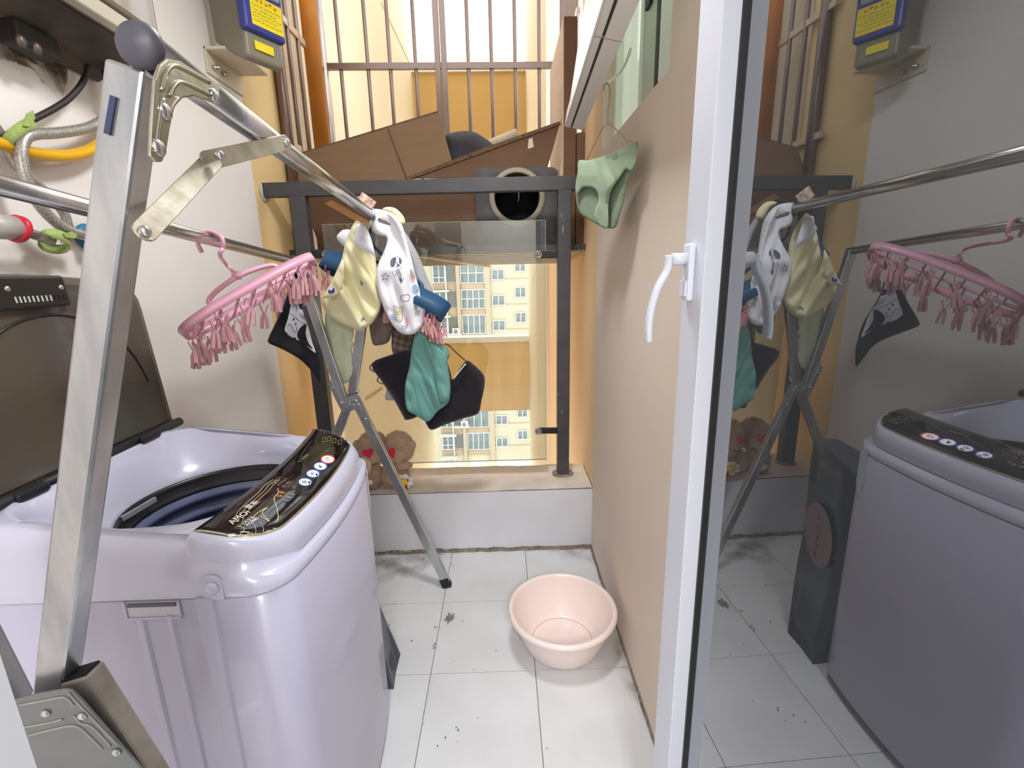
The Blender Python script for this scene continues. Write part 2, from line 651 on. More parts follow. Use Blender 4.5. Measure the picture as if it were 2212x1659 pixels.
MB().box((0.488, 1.715, 2.305), (0.499, 1.765, 2.40)).build('latch', M_black, win, bevel=0.002)
# opened sash, hung at the top and swung out over the balcony
sash = empty('window_sash', (0.36, 1.8, 2.09), kind=S)
SD = Vector((-0.14, 0, 0.0))
def sash_pt(y, t, d):
    """y along, t up the sash (0 bottom .. 1 top), d depth into the balcony"""
    sh = (y - 2.22) * 0.040
    b = Vector((0.322 + sh, y, 2.085)).lerp(Vector((0.42 + sh, y, 2.70)), t)
    return b + Vector((-0.97, 0, 0.2)) * d
def sash_beam(ya, yb, ta, tb, da, db):
    P = [sash_pt(y, t, d) for d in (da, db) for y, t in ((ya, ta), (yb, ta), (yb, tb), (ya, tb))]
    m = MB()
    m.faces(P, [(0, 1, 2, 3), (7, 6, 5, 4), (0, 4, 5, 1), (1, 5, 6, 2), (2, 6, 7, 3), (3, 7, 4, 0)])
    return m
YS0, YS1 = 1.20, 2.225
sash_beam(YS0, YS1, 0.0, 0.09, -0.045, 0.002).build('bottom_rail', M_white_w, sash, bevel=0.002)
sash_beam(YS0, YS1, 0.01, 0.06, 0.002, 0.010).build('gasket', M_black, sash)
sash_beam(YS0, YS1, 0.0, 0.08, 0.010, 0.030).build('outer_rail', M_white_w, sash, bevel=0.002)
sash_beam(YS0, YS1, 0.0, 0.10, 0.030, 0.036).build('rail_lip', M_white_w, sash)
sash_beam(YS0, YS0 + 0.05, 0.09, 1, -0.045, 0.03).build('side_stile', M_white_w, sash)
sash_beam(YS1 - 0.05, YS1, 0.09, 1, -0.045, 0.03).build('side_stile', M_white_w, sash)
sash_beam(YS0 + 0.05, YS1 - 0.05, 0.09, 1, -0.012, -0.004).build('pane', M_frost, sash)
for ya in (1.418,):
    sash_beam(ya, ya + 0.003, -0.001, 0.091, -0.0455, 0.0305).build('mitre_joint', mat('joint_grey', (150, 142, 136), 0.6), sash)
MB().tube(curve_pts([at(1362, 106, x=0.43), at(1352, 135, x=0.43), at(1338, 158, x=0.43), at(1318, 176, x=0.42), at(1306, 186, x=0.41)], 5), 0.005, 8).build('stay_arm', M_gframe, sash)

# ------------------------------------------------------------------ glass door leaf, folded back along the right wall
door = empty('door_1', (0.379, 0.4, 0), kind=S)
G0 = Vector((0.379, 0.815, 0))
TD = Vector((0.0277, -1, 0)).normalized()
ND = Vector((-1, -0.0277, 0)).normalized()
def dp(s, n, z):
    return G0 + TD * s + ND * n + Vector((0, 0, z))
def dbox(s0, s1, n0, n1, z0, z1):
    P = [dp(s, n, z) for z in (z0, z1) for s, n in ((s0, n0), (s1, n0), (s1, n1), (s0, n1))]
    m = MB()
    m.faces(P, [(0, 1, 2, 3), (7, 6, 5, 4), (0, 4, 5, 1), (1, 5, 6, 2), (2, 6, 7, 3), (3, 7, 4, 0)])
    return m
dbox(-0.085, 0.0, -0.02, 0.036, 0.03, 2.7).build('door_stile', M_white, door, bevel=0.0015)
dbox(-0.094, -0.085, -0.02, 0.02, 0.03, 2.7).build('stile_lip', M_white, door)
dbox(0.93, 1.0, -0.02, 0.036, 0.03, 2.7).build('door_stile', M_white, door, bevel=0.0015)
dbox(0.0, 0.93, -0.02, 0.036, 0.03, 0.10).build('door_rail', M_white, door)
dbox(0.0, 0.93, -0.02, 0.036, 2.63, 2.7).build('door_rail', M_white, door)
dbox(0.0, 0.006, -0.004, 0.006, 0.10, 2.63).build('gasket', M_black, door)
dbox(0.004, 0.93, -0.006, 0.0, 0.10, 2.63).build('pane', M_door_glass, door)
# handle on the stile
pl = dbox(-0.066, -0.034, 0.036, 0.048, 1.432, 1.532).build('handle_plate', M_white, door, bevel=0.004)
dbox(-0.060, -0.036, 0.048, 0.052, 1.440, 1.468).build('lock_cover', M_white, pl, bevel=0.001)
MB().tube([dp(-0.05, 0.046, 1.505), dp(-0.05, 0.074, 1.505)], 0.011, 14).build('handle_neck', M_white, pl)
lv = MB()
lp = curve_pts([dp(-0.05, 0.078, 1.512), dp(-0.048, 0.082, 1.485), dp(-0.046, 0.098, 1.455), dp(-0.044, 0.108, 1.42), dp(-0.042, 0.112, 1.385), dp(-0.042, 0.111, 1.36)], 6)
for i in range(len(lp) - 1):
    pass
prev = None
for i, p in enumerate(lp):
    t = (lp[min(i + 1, len(lp) - 1)] - lp[max(i - 1, 0)]).normalized()
    n2 = t.cross(TD).normalized()
    k = [lv.bm.verts.new(p + TD * a * 0.011 + n2 * b * 0.0055) for a, b in ((-1, -0.6), (-0.6, -1), (0.6, -1), (1, -0.6), (1, 0.6), (0.6, 1), (-0.6, 1), (-1, 0.6))]
    if prev:
        for j in range(8):
            lv.bm.faces.new((prev[j], prev[(j + 1) % 8], k[(j + 1) % 8], k[j])).smooth = True
    else:
        lv.bm.faces.new(k)
    prev = k
lv.bm.faces.new(prev)
lv.build('handle_lever', M_white, pl)
# door jamb beside the camera, lower left
MB().box((-0.62, 0.24, 0), (at(80, 1659, y=0.30).x, 0.30, 2.7)).build('trim_1', mat('white_jamb_paint', (226, 229, 238), 0.5), kind=S)

# ------------------------------------------------------------------ railing on the parapet
YR = 2.503
rail = empty('railing', (-0.38, YR, ZP), 'dark grey painted iron railing standing on the low parapet', 'railing')
zl, zr = 1.888, 1.912
MB().beam((-1.16, YR, 1.902), (0.405, YR, 1.910), 0.05, 0.066, side=Vector((0, 1, 0))).build('top_rail', M_iron, rail, bevel=0.004)
MB().lathe([(0.045, 0), (0.045, 0.006), (0.0, 0.006)], (0, 0, 0), 20, Matrix.Translation((-1.158, YR, 1.895)) @ Matrix.Rotation(PI / 2, 4, 'Y')).build('wall_flange', M_chip, rail)
pa, pb = at(648, 420, y=YR), at(702, 920, y=YR)
px_l = (pa.x + pb.x) / 2
p1 = MB().box((px_l - 0.038, YR - 0.03, ZP - 0.003), (px_l + 0.038, YR + 0.03, 1.872)).build('post', M_iron, rail, bevel=0.004)
p2 = MB().box((0.289, YR - 0.03, ZP - 0.003), (0.355, YR + 0.03, 1.878)).build('post', M_iron, rail, bevel=0.004)
for (u, v, a, b) in ((1216, 495, 5, 20), (1213, 465, 3, 12), (1214, 890, 4, 16), (1206, 852, 4, 7), (1219, 475, 2, 6), (1212, 1010, 3, 3)):
    q = at(u, v, y=YR - 0.0312)
    ch = MB()
    ch.faces([q + Vector((dx * 0.0007, 0, dz * 0.0012)) for dx, dz in ((-a * .4, 0), (0, -b), (a * .5, 0), (0, b))], [(0, 1, 2, 3)])
    ch.build('paint_chip', M_chip, p2, recalc=False)
for c in ((0.322, YR), (px_l, YR)):
    MB().blob((c[0], c[1], ZP - 0.004), (0.062, 0.055, 0.016), amp=0.012, fr=40).build('mortar_foot', M_grime, rail)
for (u, v, e) in ((1163, 550, 1205), (1163, 930, 1205), (705, 550, 660)):
    a, b = at(u, v, y=YR - 0.012), at(e, v, y=YR - 0.012)
    cl = MB().beam(a, b, 0.012, 0.036, side=Vector((0, 1, 0)))
    cl = cl.build('glass_clamp', M_black, rail, bevel=0.004)
    MB().lathe([(0.020, 0), (0.020, 0.005), (0.012, 0.006), (0.012, 0.003), (0.006, 0.003), (0.006, 0.007), (0.0, 0.007)], (0, 0, 0), 20, Matrix.Translation(a + Vector((0, -0.008, 0))) @ Matrix.Rotation(PI / 2, 4, 'X')).build('clamp_bolt', mat('worn_steel', (150, 146, 140), 0.4, metal=0.7), cl)
g0, g1 = at(696, 485, y=YR - 0.01), at(1180, 992, y=YR - 0.01)
MB().box((g0.x, YR - 0.014, g1.z), (g1.x, YR - 0.006, g0.z)).build('glass_panel', M_rail_glass, rail)
MB().box((g1.x - 0.001, YR - 0.0145, g1.z), (g1.x + 0.0012, YR - 0.0055, g0.z)).box((g0.x, YR - 0.0145, g1.z - 0.001), (g1.x, YR - 0.0055, g1.z + 0.0012)).box((g0.x, YR - 0.0145, g0.z - 0.001), (g1.x, YR - 0.0055, g0.z + 0.001)).build('glass_edge', mat('green_glass_edge', (150, 160, 140), 0.2), rail)

# ------------------------------------------------------------------ security cage outside
YF = 3.52
cage = empty('security_cage', (-0.38, 3.08, 1.6), 'brown steel security cage of bars projecting outside the opening', 'window cage')
for u in (736, 795, 843, 898, 1012, 1062, 1113, 1165):
    x = at(u, 143, y=YF).x
    MB().tube([(x, YF, 1.62), (x, YF, 3.35)], 0.0125, 8).build('bar', M_bar, cage)
for dx in (-0.021, 0.021):
    x = at(953, 143, y=YF).x + dx
    MB().box((x - 0.018, YF - 0.02, 1.62), (x + 0.018, YF + 0.02, 3.35)).build('upright', M_bar, cage, bevel=0.003)
MB().beam((-1.15, YF, 2.822), (0.45, YF, 2.812), 0.03, 0.036, side=Vector((0, 1, 0))).build('cross_tube', M_bar, cage)
MB().tube([(-1.13, YF, 1.6), (-1.13, YF, 3.4)], 0.028, 12).build('corner_tube', mat('highlight_steel_tube', (190, 176, 166), 0.3, metal=0.6), cage)  # lighter steel colour carries this tube's highlight
MB().tube([(0.44, YF, 1.6), (0.44, YF, 3.4)], 0.022, 12).build('corner_tube', M_bar, cage)
for z in (2.82, 2.19, 3.38):
    MB().beam((-1.13, 2.72, z), (-1.13, YF, z), 0.02, 0.035).build('side_tube', mat('pale_steel_tube', (206, 184, 156), 0.4, metal=0.3), cage)
for i, y in enumerate((2.80, 2.96, 3.10, 3.40)):
    MB().tube([(-1.13, y, 1.6), (-1.13, y, 3.4)], 0.030 if i == 0 else 0.013, 8).build('side_bar', M_bar, cage)
for y in (2.94, 3.03, 3.12, 3.21, 3.30, 3.41):
    MB().tube([(0.44, y, 1.6), (0.44, y, 3.4)], 0.014, 8).build('side_bar', M_bar, cage)
MB().beam((0.44, 2.86, 2.82), (0.44, YF, 2.82), 0.02, 0.03).build('side_tube', mat('painted_lit_steel_tube', (222, 216, 214), 0.35, metal=0.3), cage)  # paler colour paints the light this tube catches
MB().box((-1.14, 2.66, 1.598), (0.50, 2.70, 1.628)).build('shelf_front', M_iron, cage)
MB().box((-1.14, 2.70, 1.612), (0.45, YF, 1.622)).build('shelf_board', M_shelf, cage)
for k in range(8):
    y = 2.74 + 0.1 * k
    zz = 1.600 - 0.055 * (y - 2.72) / 0.8
    MB().box((-1.14, y, zz - 0.01), (0.45, y + 0.075, zz + 0.004)).build('slat', M_slat, cage)
MB().beam((-0.45, 2.7, 1.585), (-0.10, YF, 1.530), 0.05, 0.012).build('brace', M_slat, cage)
for sx in (-1.1, 0.44):
    MB().tube([(sx, 2.64, 3.38), (sx, YF, 3.38)], 0.014, 8).build('top_tube', M_bar, cage)
MB().lathe([(0.026, 0), (0.026, 0.02), (0.0, 0.02)], at(690, 245, y=3.45), 8, Matrix.Rotation(PI / 2, 4, 'X')).build('bolt', M_bar, cage)
tag(MB().tube([(-1.10, 3.24, 1.64), (-1.10, 3.24, 6.0)], 0.048, 18).build('drain_pipe', mat('orange_pipe', (198, 122, 40), 0.5, noise_amt=0.4, noise_scale=6)), 'tall orange drain pipe running up inside the left of the cage', 'pipe')

# ------------------------------------------------------------------ the light well outside
YW = 8.0
lw = MB().box((-1.65, 2.95, -26), (-1.27, YW, 1.6)).box((-1.65, 2.95, 1.6), (-1.27, YW, 6.2)).build('wall_well_left', M_ext_c, kind=S)
MB().box((0.44, 4.7, -26), (0.9, YW, 6.2)).build('wall_well_right', M_ext_c, kind=S)
cw = MB().box((-1.27, YW, -0.90), (0.44, YW + 0.25, 0.33)).build('wall_well_cross', M_sand, kind=S)
MB().box((-1.27, YW - 0.05, 0.33), (0.44, YW + 0.25, 0.42)).build('coping', M_white_w, cw)
c2 = MB().box((-1.27, YW, 3.10), (0.44, YW + 0.25, 4.42)).build('wall_well_cross_upper', M_orange, kind=S)
MB().box((-1.27, YW - 0.05, 4.42), (0.44, YW + 0.25, 4.47)).build('coping', M_white_w, c2)
# fine lines of mortar on the left wall
M_line = mat('joint_line', (176, 150, 112), 0.9)
ln = MB()
for (a, b) in (((660 + 240, 0), (960 - 70, 137)),):
    A, B = at(823, 5, x=-1.268), at(885, 137, x=-1.268)
    ln.beam(A, B, 0.004, 0.015, side=Vector((1, 0, 0)))
A, B = at(790, 862, x=-1.268), at(826, 838, x=-1.268)
ln.beam(A, B, 0.004, 0.03)
ln.build('joint_line', M_line, lw)

# far apartment block
YD = 57.0
M_fcream = mat('far_cream_wall', (182, 172, 148), 0.8, noise_amt=0.4, noise_scale=0.15, rgb2=(174, 162, 136))
M_fpeach = mat('far_peach_pilaster', (172, 152, 126), 0.8)
M_fspan = mat('far_peach_spandrel', (164, 138, 110), 0.8)
M_fglass = mat('far_window_glass', (126, 132, 132), 0.25, spec=0.2, noise_amt=0.8, noise_scale=0.8, rgb2=(92, 98, 98))
M_fframe = mat('far_white_frame', (206, 206, 202), 0.6)
M_flouv = mat('far_louvre', (118, 114, 108), 0.7)
bl = empty('apartment_block', (-2.5, YD + 2, -26), 'far cream apartment block seen through the glass panel', 'building')
fx = lambda u: at(u, 600, y=YD).x
fz = lambda v: at(1040, v, y=YD).z
MB().box((-16, YD, -40), (8, YD + 4, 16)).build('wall', M_fcream, bl)
for a, b in ((985, 993), (1047, 1058)):
    MB().box((fx(a), YD - 0.35, -40), (fx(b), YD, 16)).build('pilaster', M_fpeach, bl)
MB().box((fx(961.5), YD - 0.3, -40), (fx(964), YD, 16)).build('downpipe', M_fframe, bl)
PIT = 2.98
def far_window(xa, xb, za, zb, nv, split=None, grid=False):
    w_ = MB()
    t = 0.09
    w_.box((xa - t, YD - 0.16, za - t), (xb + t, YD - 0.06, za)).box((xa - t, YD - 0.16, zb), (xb + t, YD - 0.06, zb + t))
    for k in range(nv + 1):
        x = xa + (xb - xa) * k / nv
        w_.box((x - t / 2, YD - 0.16, za), (x + t / 2, YD - 0.06, zb))
    if split:
        zz = za + (zb - za) * split
        w_.box((xa, YD - 0.17, zz - t / 2), (xb, YD - 0.06, zz + t / 2))
    fr_ = w_.build('window_frame', M_fframe, bl)
    for k in range(nv):
        x0_, x1_ = xa + (xb - xa) * k / nv, xa + (xb - xa) * (k + 1) / nv
        MB().box((x0_, YD - 0.08, za), (x1_, YD - 0.05, zb)).build('pane', M_fglass, fr_)
for k in range(-1, 8):
    dz = -PIT * k
    far_window(fx(936), fx(961), fz(608) + dz, fz(573) + dz, 2, 0.3)
    lv_ = MB()
    z0_, z1_ = fz(607) + dz, fz(571) + dz
    for q in range(12):
        zz = z0_ + (z1_ - z0_) * q / 12
        lv_.box((fx(965.5), YD - 0.14, zz), (fx(984.5), YD - 0.04, zz + (z1_ - z0_) / 12 * 0.7))
    lv_.build('louvre', M_flouv, bl)
    far_window(fx(995), fx(1045.5), fz(610) + dz, fz(570) + dz, 4 if k % 3 else 3, 0.52 if k < 2 else None)
    MB().box((fx(994), YD - 0.12, fz(625) + dz), (fx(1046.5), YD, fz(613) + dz)).build('spandrel', M_fspan, bl)
    MB().box((fx(935), YD - 0.12, fz(624) + dz), (fx(984), YD, fz(611) + dz)).build('spandrel', M_fspan, bl)
    MB().box((fx(933), YD - 0.9, fz(628) + dz), (fx(970), YD, fz(625) + dz)).build('awning', M_fframe, bl)
    far_window(fx(1062.5), fx(1088.5), fz(604) + dz, fz(584) + dz, 2)
    far_window(fx(1112.5), fx(1135), fz(587) + dz, fz(567) + dz, 2)
    MB().box((fx(1047), YD - 0.06, fz(603.5) + dz), (fx(1140), YD, fz(602.5) + dz)).build('storey_joint', M_fspan, bl)
for (u, v) in ((981, 713), (990, 912)):
    ax, az = fx(u), fz(v)
    ac = MB().box((ax - 0.45, YD - 0.75, az - 0.3), (ax + 0.45, YD - 0.35, az + 0.35)).build('air_conditioner', M_fframe, bl, bevel=0.03)
    MB().lathe([(0.26, 0), (0.26, 0.03), (0.2, 0.04), (0.0, 0.02)], (0, 0, 0), 16, Matrix.Translation((ax - 0.05, YD - 0.75, az)) @ Matrix.Rotation(PI / 2, 4, 'X')).build('fan_grille', M_flouv, ac)
    MB().box((ax - 1.3, YD - 0.9, az - 0.4), (ax + 0.6, YD, az - 0.3)).build('ledge', M_fframe, bl)
# ------------------------------------------------------------------ washing machine
M_body = mat('white_enamel', (184, 182, 203), 0.3, coat=0.3)
M_top = mat('white_glossy_plastic', (194, 193, 212), 0.22, coat=0.4)
M_tub = mat('blue_grey_drum', (98, 106, 138), 0.3, coat=0.4)
M_ring = mat('black_drum_ring', (26, 24, 28), 0.35)
M_panel = mat('black_glass_panel', (26, 20, 18), 0.05, coat=0.0, spec=0.5)
M_gold = mat('gold_trim', (214, 204, 170), 0.25, metal=0.7)
M_lid = mat('smoked_lid', (88, 80, 72), 0.16, coat=0.5, noise_amt=0.5, noise_scale=3, rgb2=(76, 70, 62))
M_lidf = mat('smoked_lid_rim', (112, 104, 100), 0.25)
M_lid2 = mat('dark_lid_box', (44, 40, 38), 0.3)
WX0, WX1, WY0, WY1 = -1.045, -0.443, 0.79, 1.418
def bowx(y):
    t = (y - WY0) / (WY1 - WY0) * 2 - 1
    return 0.036 * (1 - t * t)
def ring(inset, r, nper=10, bow=1.0, x0=None, x1=None, y0=None, y1=None):
    """rounded rectangle in plan, front (towards the aisle) bowed out; same count of points each time"""
    x0 = (WX0 if x0 is None else x0) + inset
    x1 = (WX1 if x1 is None else x1) - inset
    y0 = (WY0 if y0 is None else y0) + inset
    y1 = (WY1 if y1 is None else y1) - inset
    pts = []
    for cx_, cy_, a0, rr in ((x1 - r, y1 - r, 0, r), (x0 + r, y1 - r, 90, r), (x0 + r, y0 + r, 180, r), (x1 - r, y0 + r, 270, r)):
        for k in range(nper + 1):
            a = math.radians(a0 + 90 * k / nper)
            pts.append(Vector((cx_ + rr * math.cos(a), cy_ + rr * math.sin(a), 0)))
    out = []
    n = len(pts)
    for i in range(n):
        out.append(pts[i])
        a, b = pts[i], pts[(i + 1) % n]
        if (a - b).length > 0.08:
            for k in range(1, 10):
                out.append(a.lerp(b, k / 10))
    for p in out:
        w_ = max(0, min(1, (p.x - x0) / (x1 - x0)))
        p.x += bowx(p.y) * bow * w_ ** 2
    return out
def loft(loops, cap0=False, cap1=False):
    mb = MB()
    prev = None
    first = None
    for lp in loops:
        k = [mb.bm.verts.new(p) for p in lp]
        if prev:
            for j in range(len(k)):
                mb.bm.faces.new((prev[j], prev[(j + 1) % len(k)], k[(j + 1) % len(k)], k[j])).smooth = True
        else:
            first = k
        prev = k
    if cap0: mb.bm.faces.new(first[::-1])
    if cap1: mb.bm.faces.new(prev)
    return mb
def zl_(loop, z):
    return [Vector((p.x, p.y, z(p) if callable(z) else z)) for p in loop]
wm = empty('washing_machine', ((WX0 + WX1) / 2, (WY0 + WY1) / 2, 0), 'white top-loading washing machine with its dark lid open against the left wall', 'washing machine')
body = loft([zl_(ring(0.012, 0.06), 0.025), zl_(ring(0.0, 0.065), 0.04), zl_(ring(0.0, 0.065), 0.50), zl_(ring(0.0, 0.065), 0.893), zl_(ring(0.006, 0.065), 0.896)], True, False).build('body', M_body, wm)
# top cover: sides, rim, deck sloping up to the hinge, opening
def deck(p):
    if p.x < -0.60:
        return 1.008 + min(1, (-0.60 - p.x) / 0.42) * 0.050
    s = max(0, min(1.2, (p.x - bowx(p.y) * 0.9 + 0.606) / 0.138))
    return 1.008 - 0.034 * s ** 1.6
rim = lambda dz: (lambda p: deck(p) + dz)
OX0, OX1, OY0, OY1 = -0.990, -0.602, 0.835, 1.378
DC, DR = Vector((-0.713, 1.112, 0)), 0.222
def circ(loop, r, z, k=1.0):
    out = []
    for p in loop:
        a = math.atan2((p.y - 1.106) / 0.27, (p.x + 0.796) / 0.194)
        q = Vector((DC.x + r * math.cos(a), DC.y + r * math.sin(a), z))
        out.append(p.lerp(q, k) if k < 1 else q)
    return out
opn = lambda ins, r, bw=0.5: ring(ins, r, x0=OX0, x1=OX1, y0=OY0, y1=OY1, bow=bw)
top = loft([zl_(ring(0.001, 0.066), 0.8975), zl_(ring(-0.001, 0.07), 0.93),
            zl_(ring(0.008, 0.075), rim(-0.05)), zl_(ring(0.014, 0.08), rim(-0.03)), zl_(ring(0.026, 0.08), rim(-0.010)), zl_(ring(0.042, 0.08), rim(0.0)),
            zl_(opn(-0.012, 0.10), rim(0.002)), zl_(opn(-0.003, 0.10), rim(-0.002)), zl_(opn(0.006, 0.10), rim(-0.012)),
            circ(zl_(opn(0.010, 0.10), lambda p: 1.02), 0.224, 0.99, 0.35), circ(zl_(opn(0.014, 0.10), lambda p: 0.99), 0.224, 0.965, 0.72), circ(opn(0, 0.1), 0.226, 0.952), circ(opn(0, 0.1), 0.222, 0.944), circ(opn(0, 0.1), 0.2215, 0.925)])
top = top.build('top_cover', M_top, wm)
MB().lathe([(0.2215, 0.944), (0.217, 0.943), (0.214, 0.935), (0.212, 0.912), (0.206, 0.908), (0.206, 0.90)], DC, 72, cap=False).build('drum_ring', M_ring, wm)
prof = [(0.209, 0.911)]
z = 0.908
for k in range(9):
    prof += [(0.209, z), (0.205, z - 0.012), (0.196, z - 0.020), (0.195, z - 0.030), (0.207, z - 0.036)]
    z -= 0.044
prof += [(0.19, 0.50), (0.14, 0.48), (0.0, 0.49)]
MB().lathe(prof, DC, 72, cap=False).build('drum', M_tub, wm)
la, lb2 = at(262, 1122, z=0.938), at(336, 1078, z=0.938)
MB().beam(la, lb2, 0.012, 0.006, Vector((0, 0, 1))).build('lint_strip', mat('grey_ribbed_strip', (150, 152, 160), 0.4), wm)
# the panel strip over the front of the deck
def strip(xin, xout, y0_, y1_, lift, n=24, m=10, edge=0.0):
    vs, fs = [], []
    for j in range(n + 1):
        t = j / n
        y = y0_ + (y1_ - y0_) * t
        for i in range(m + 1):
            s = i / m
            x = xin + (xout - xin) * s + bowx(y) * (0.75 + 0.25 * s)
            # rounded ends on the outer side
            e = min(t, 1 - t) * (y1_ - y0_)
            rr = 0.075
            if e < rr:
                cut = rr - math.sqrt(max(0, rr * rr - (rr - e) ** 2))
                x = min(x, xin + (xout - xin) * 1 + bowx(y) - cut * (s ** 0.5))
            zz = 1.022 + lift - 0.034 * s ** 1.6
            vs.append((x, y, zz))
    for j in range(n):
        for i in range(m):
            a = j * (m + 1) + i
            fs.append((a, a + 1, a + m + 2, a + m + 1))
    mb = MB()
    mb.faces(vs, fs, True)
    return mb
def thick(mb, d):
    bm = mb.bm
    bmesh.ops.recalc_face_normals(bm, faces=bm.faces)
    r = bmesh.ops.extrude_face_region(bm, geom=list(bm.faces))
    vs = [g for g in r['geom'] if isinstance(g, bmesh.types.BMVert)]
    bmesh.ops.translate(bm, verts=vs, vec=(0, 0, d))
    return mb
def dshape(o):
    # outline of the panel mount: straight at the drum side, round at the two aisle corners
    r1, r0 = 0.078 + o, 0.012
    xa, xb, ya, yb_ = -0.606 - o * 0.35, -0.474 + o, 0.812 - o * 0.6, 1.412 + min(o, 0.004)
    pts = []
    for cx_, cy_, a0, rr in ((xb - r1, yb_ - r1, 0, r1), (xa + r0, yb_ - r0, 90, r0), (xa + r0, ya + r0, 180, r0), (xb - r1, ya + r1, 270, r1)):
        for k in range(11):
            a = math.radians(a0 + 9 * k)
            pts.append(Vector((cx_ + rr * math.cos(a), cy_ + rr * math.sin(a), 0)))
    out = []
    for i in range(len(pts)):
        out.append(pts[i])
        q = pts[(i + 1) % len(pts)]
        if (q - pts[i]).length > 0.2:
            for k in range(1, 12): out.append(pts[i].lerp(q, k / 12))
    for p in out: p.x += bowx(p.y) * (0.75 + 0.25 * max(0, min(1, (p.x + 0.606) / 0.13)))
    return out
def zpan(p):
    s_ = max(0, min(1.15, (p.x - bowx(p.y) * (0.75 + 0.25 * max(0, min(1, (p.x + 0.6) / 0.15))) + 0.600) / 0.117))
    return 1.022 - 0.034 * s_ ** 1.6
mnt = loft([zl_(dshape(0.020), lambda p: zpan(p) - 0.045), zl_(dshape(0.019), lambda p: zpan(p) - 0.026), zl_(dshape(0.016), lambda p: zpan(p) - 0.014), zl_(dshape(0.010), lambda p: zpan(p) - 0.005), zl_(dshape(0.002), lambda p: zpan(p) - 0.001), zl_(dshape(-0.006), lambda p: zpan(p) - 0.0005)], False, True)
mnt.build('panel_mount', M_top, wm)
thick(strip(-0.602, -0.4812, 0.8202, 1.4105, 0.0022, 60), -0.003).build('panel_trim', M_gold, wm)
pm = strip(-0.600, -0.483, 0.822, 1.409, 0.0035, 60)
pm.bm.normal_update()
BV['panel'] = BVHTree.FromBMesh(pm.bm)
panel = thick(pm, -0.003).build('control_panel', M_panel, wm)
M_ink = mat('white_print', (232, 230, 226), 0.5)
M_ink2 = mat('grey_print', (150, 140, 132), 0.5)
M_inko = mat('orange_print', (226, 120, 50), 0.5)
def ell(u, v, a, b, rot=0, n=20):
    c, s = math.cos(math.radians(rot)), math.sin(math.radians(rot))
    return [(u + a * math.cos(2 * PI * k / n) * c - b * math.sin(2 * PI * k / n) * s, v + a * math.cos(2 * PI * k / n) * s + b * math.sin(2 * PI * k / n) * c) for k in range(n)]
M_lit = mat('lit_white_button', (240, 240, 244), 0.4, emit=((235, 238, 250), 0.35))
for k, (u, v) in enumerate(((708, 992), (692, 1007), (676, 1023), (659, 1041))):
    bt = decal('panel', [ell(u, v, 15.5, 9.5, 2)], 'button', mat('blue_button_ring', (60, 86, 160), 0.4) if k else mat('red_button_ring', (214, 74, 66), 0.4), panel, lift=0.0008)
    decal('panel', [ell(u, v, 12.5, 7.2, 2)], 'button_face', M_lit, bt, lift=0.0014, step=2.5)
    if k == 0: sy = stroke(ell(u, v, 4.2, 2.8, 0, 12), 1.1, True, 1) + stroke([(u - 1, v - 4), (u - 1, v - 1)], 1.1, n=1)
    elif k == 1: sy = stroke([(u - 4, v - 2), (u + 3, v + 2)], 2.2, n=1) + stroke([(u - 3, v + 2), (u + 4, v + 2)], 1.8, n=1)
    elif k == 2: sy = stroke(ell(u - 2, v, 5, 3.5, 0, 12), 1.0, True, 1) + [ell(u - 2, v, 2.2, 1.6)] + [ell(u + 8, v + 2, 2.2, 3.2, 20)]
    else: sy = [s_ for q in (-5, -1.5, 2) for s_ in stroke([(u + q - 1, v - 3), (u + q, v + 3)], 2.0, n=1)] + [ell(u + 9, v + 1, 2.2, 3.2, 20)]
    decal('panel', sy, 'button_symbol', M_ring, bt, lift=0.002, smooth_n=0, step=2)
# lettering on the panel, turned along it
def ptext(s, u, v, size, m, name, ang):
    r = ray(u, v)
    h = BV['panel'].ray_cast(CAM, r.normalized())
    p, nrm = h[0], h[1]
    if nrm.z < 0: nrm = -nrm
    r2 = ray(u + 10 * math.cos(math.radians(ang)), v - 10 * math.sin(math.radians(ang))).normalized()
    h2 = BV['panel'].ray_cast(CAM, r2)
    X = (h2[0] - p).normalized()
    X = (X - X.dot(nrm) * nrm).normalized()
    Y = nrm.cross(X)
    M = Matrix((X, Y, nrm)).transposed().to_4x4()
    M.translation = p + nrm * 0.002
    if isinstance(s, int):
        return fine_print(s, size, m, name, panel, M, s + int(u))
    return text_mesh(s, size, m, name, panel, M)
ptext('AMOi', 503, 1135, 0.0205, M_ink, 'brand_lettering', 35)
ptext('夏新', 538, 1102, 0.0175, M_ink, 'brand_lettering', 35)
ptext('一七彩生活', 519, 1140, 0.0078, M_ink, 'slogan_lettering', 35)
ptext('XQB80', 534, 1139, 0.0105, M_ink, 'model_lettering', 35)
ptext(4, 622, 1087, 0.012, M_ink2, 'panel_lettering', 50)
ptext(2, 607, 1077, 0.014, M_inko, 'panel_lettering', 50)
for (s_, u, v) in ((5, 590, 1048), (5, 602, 1051), (4, 613, 1055), (6, 648, 1000), (4, 655, 992)):
    ptext(s_, u, v, 0.0075, M_ink2, 'panel_lettering', 38)
seg = []
for (u, v) in ((700, 950), (711, 948), (722, 952), (734, 955)):
    seg += stroke([(u - 3, v - 4), (u + 4, v - 5), (u + 3, v + 4), (u - 4, v + 5)], 1.3, True, 1)
decal('panel', seg, 'display_digits', mat('dim_digits', (120, 104, 74), 0.4), panel, smooth_n=0, step=3)
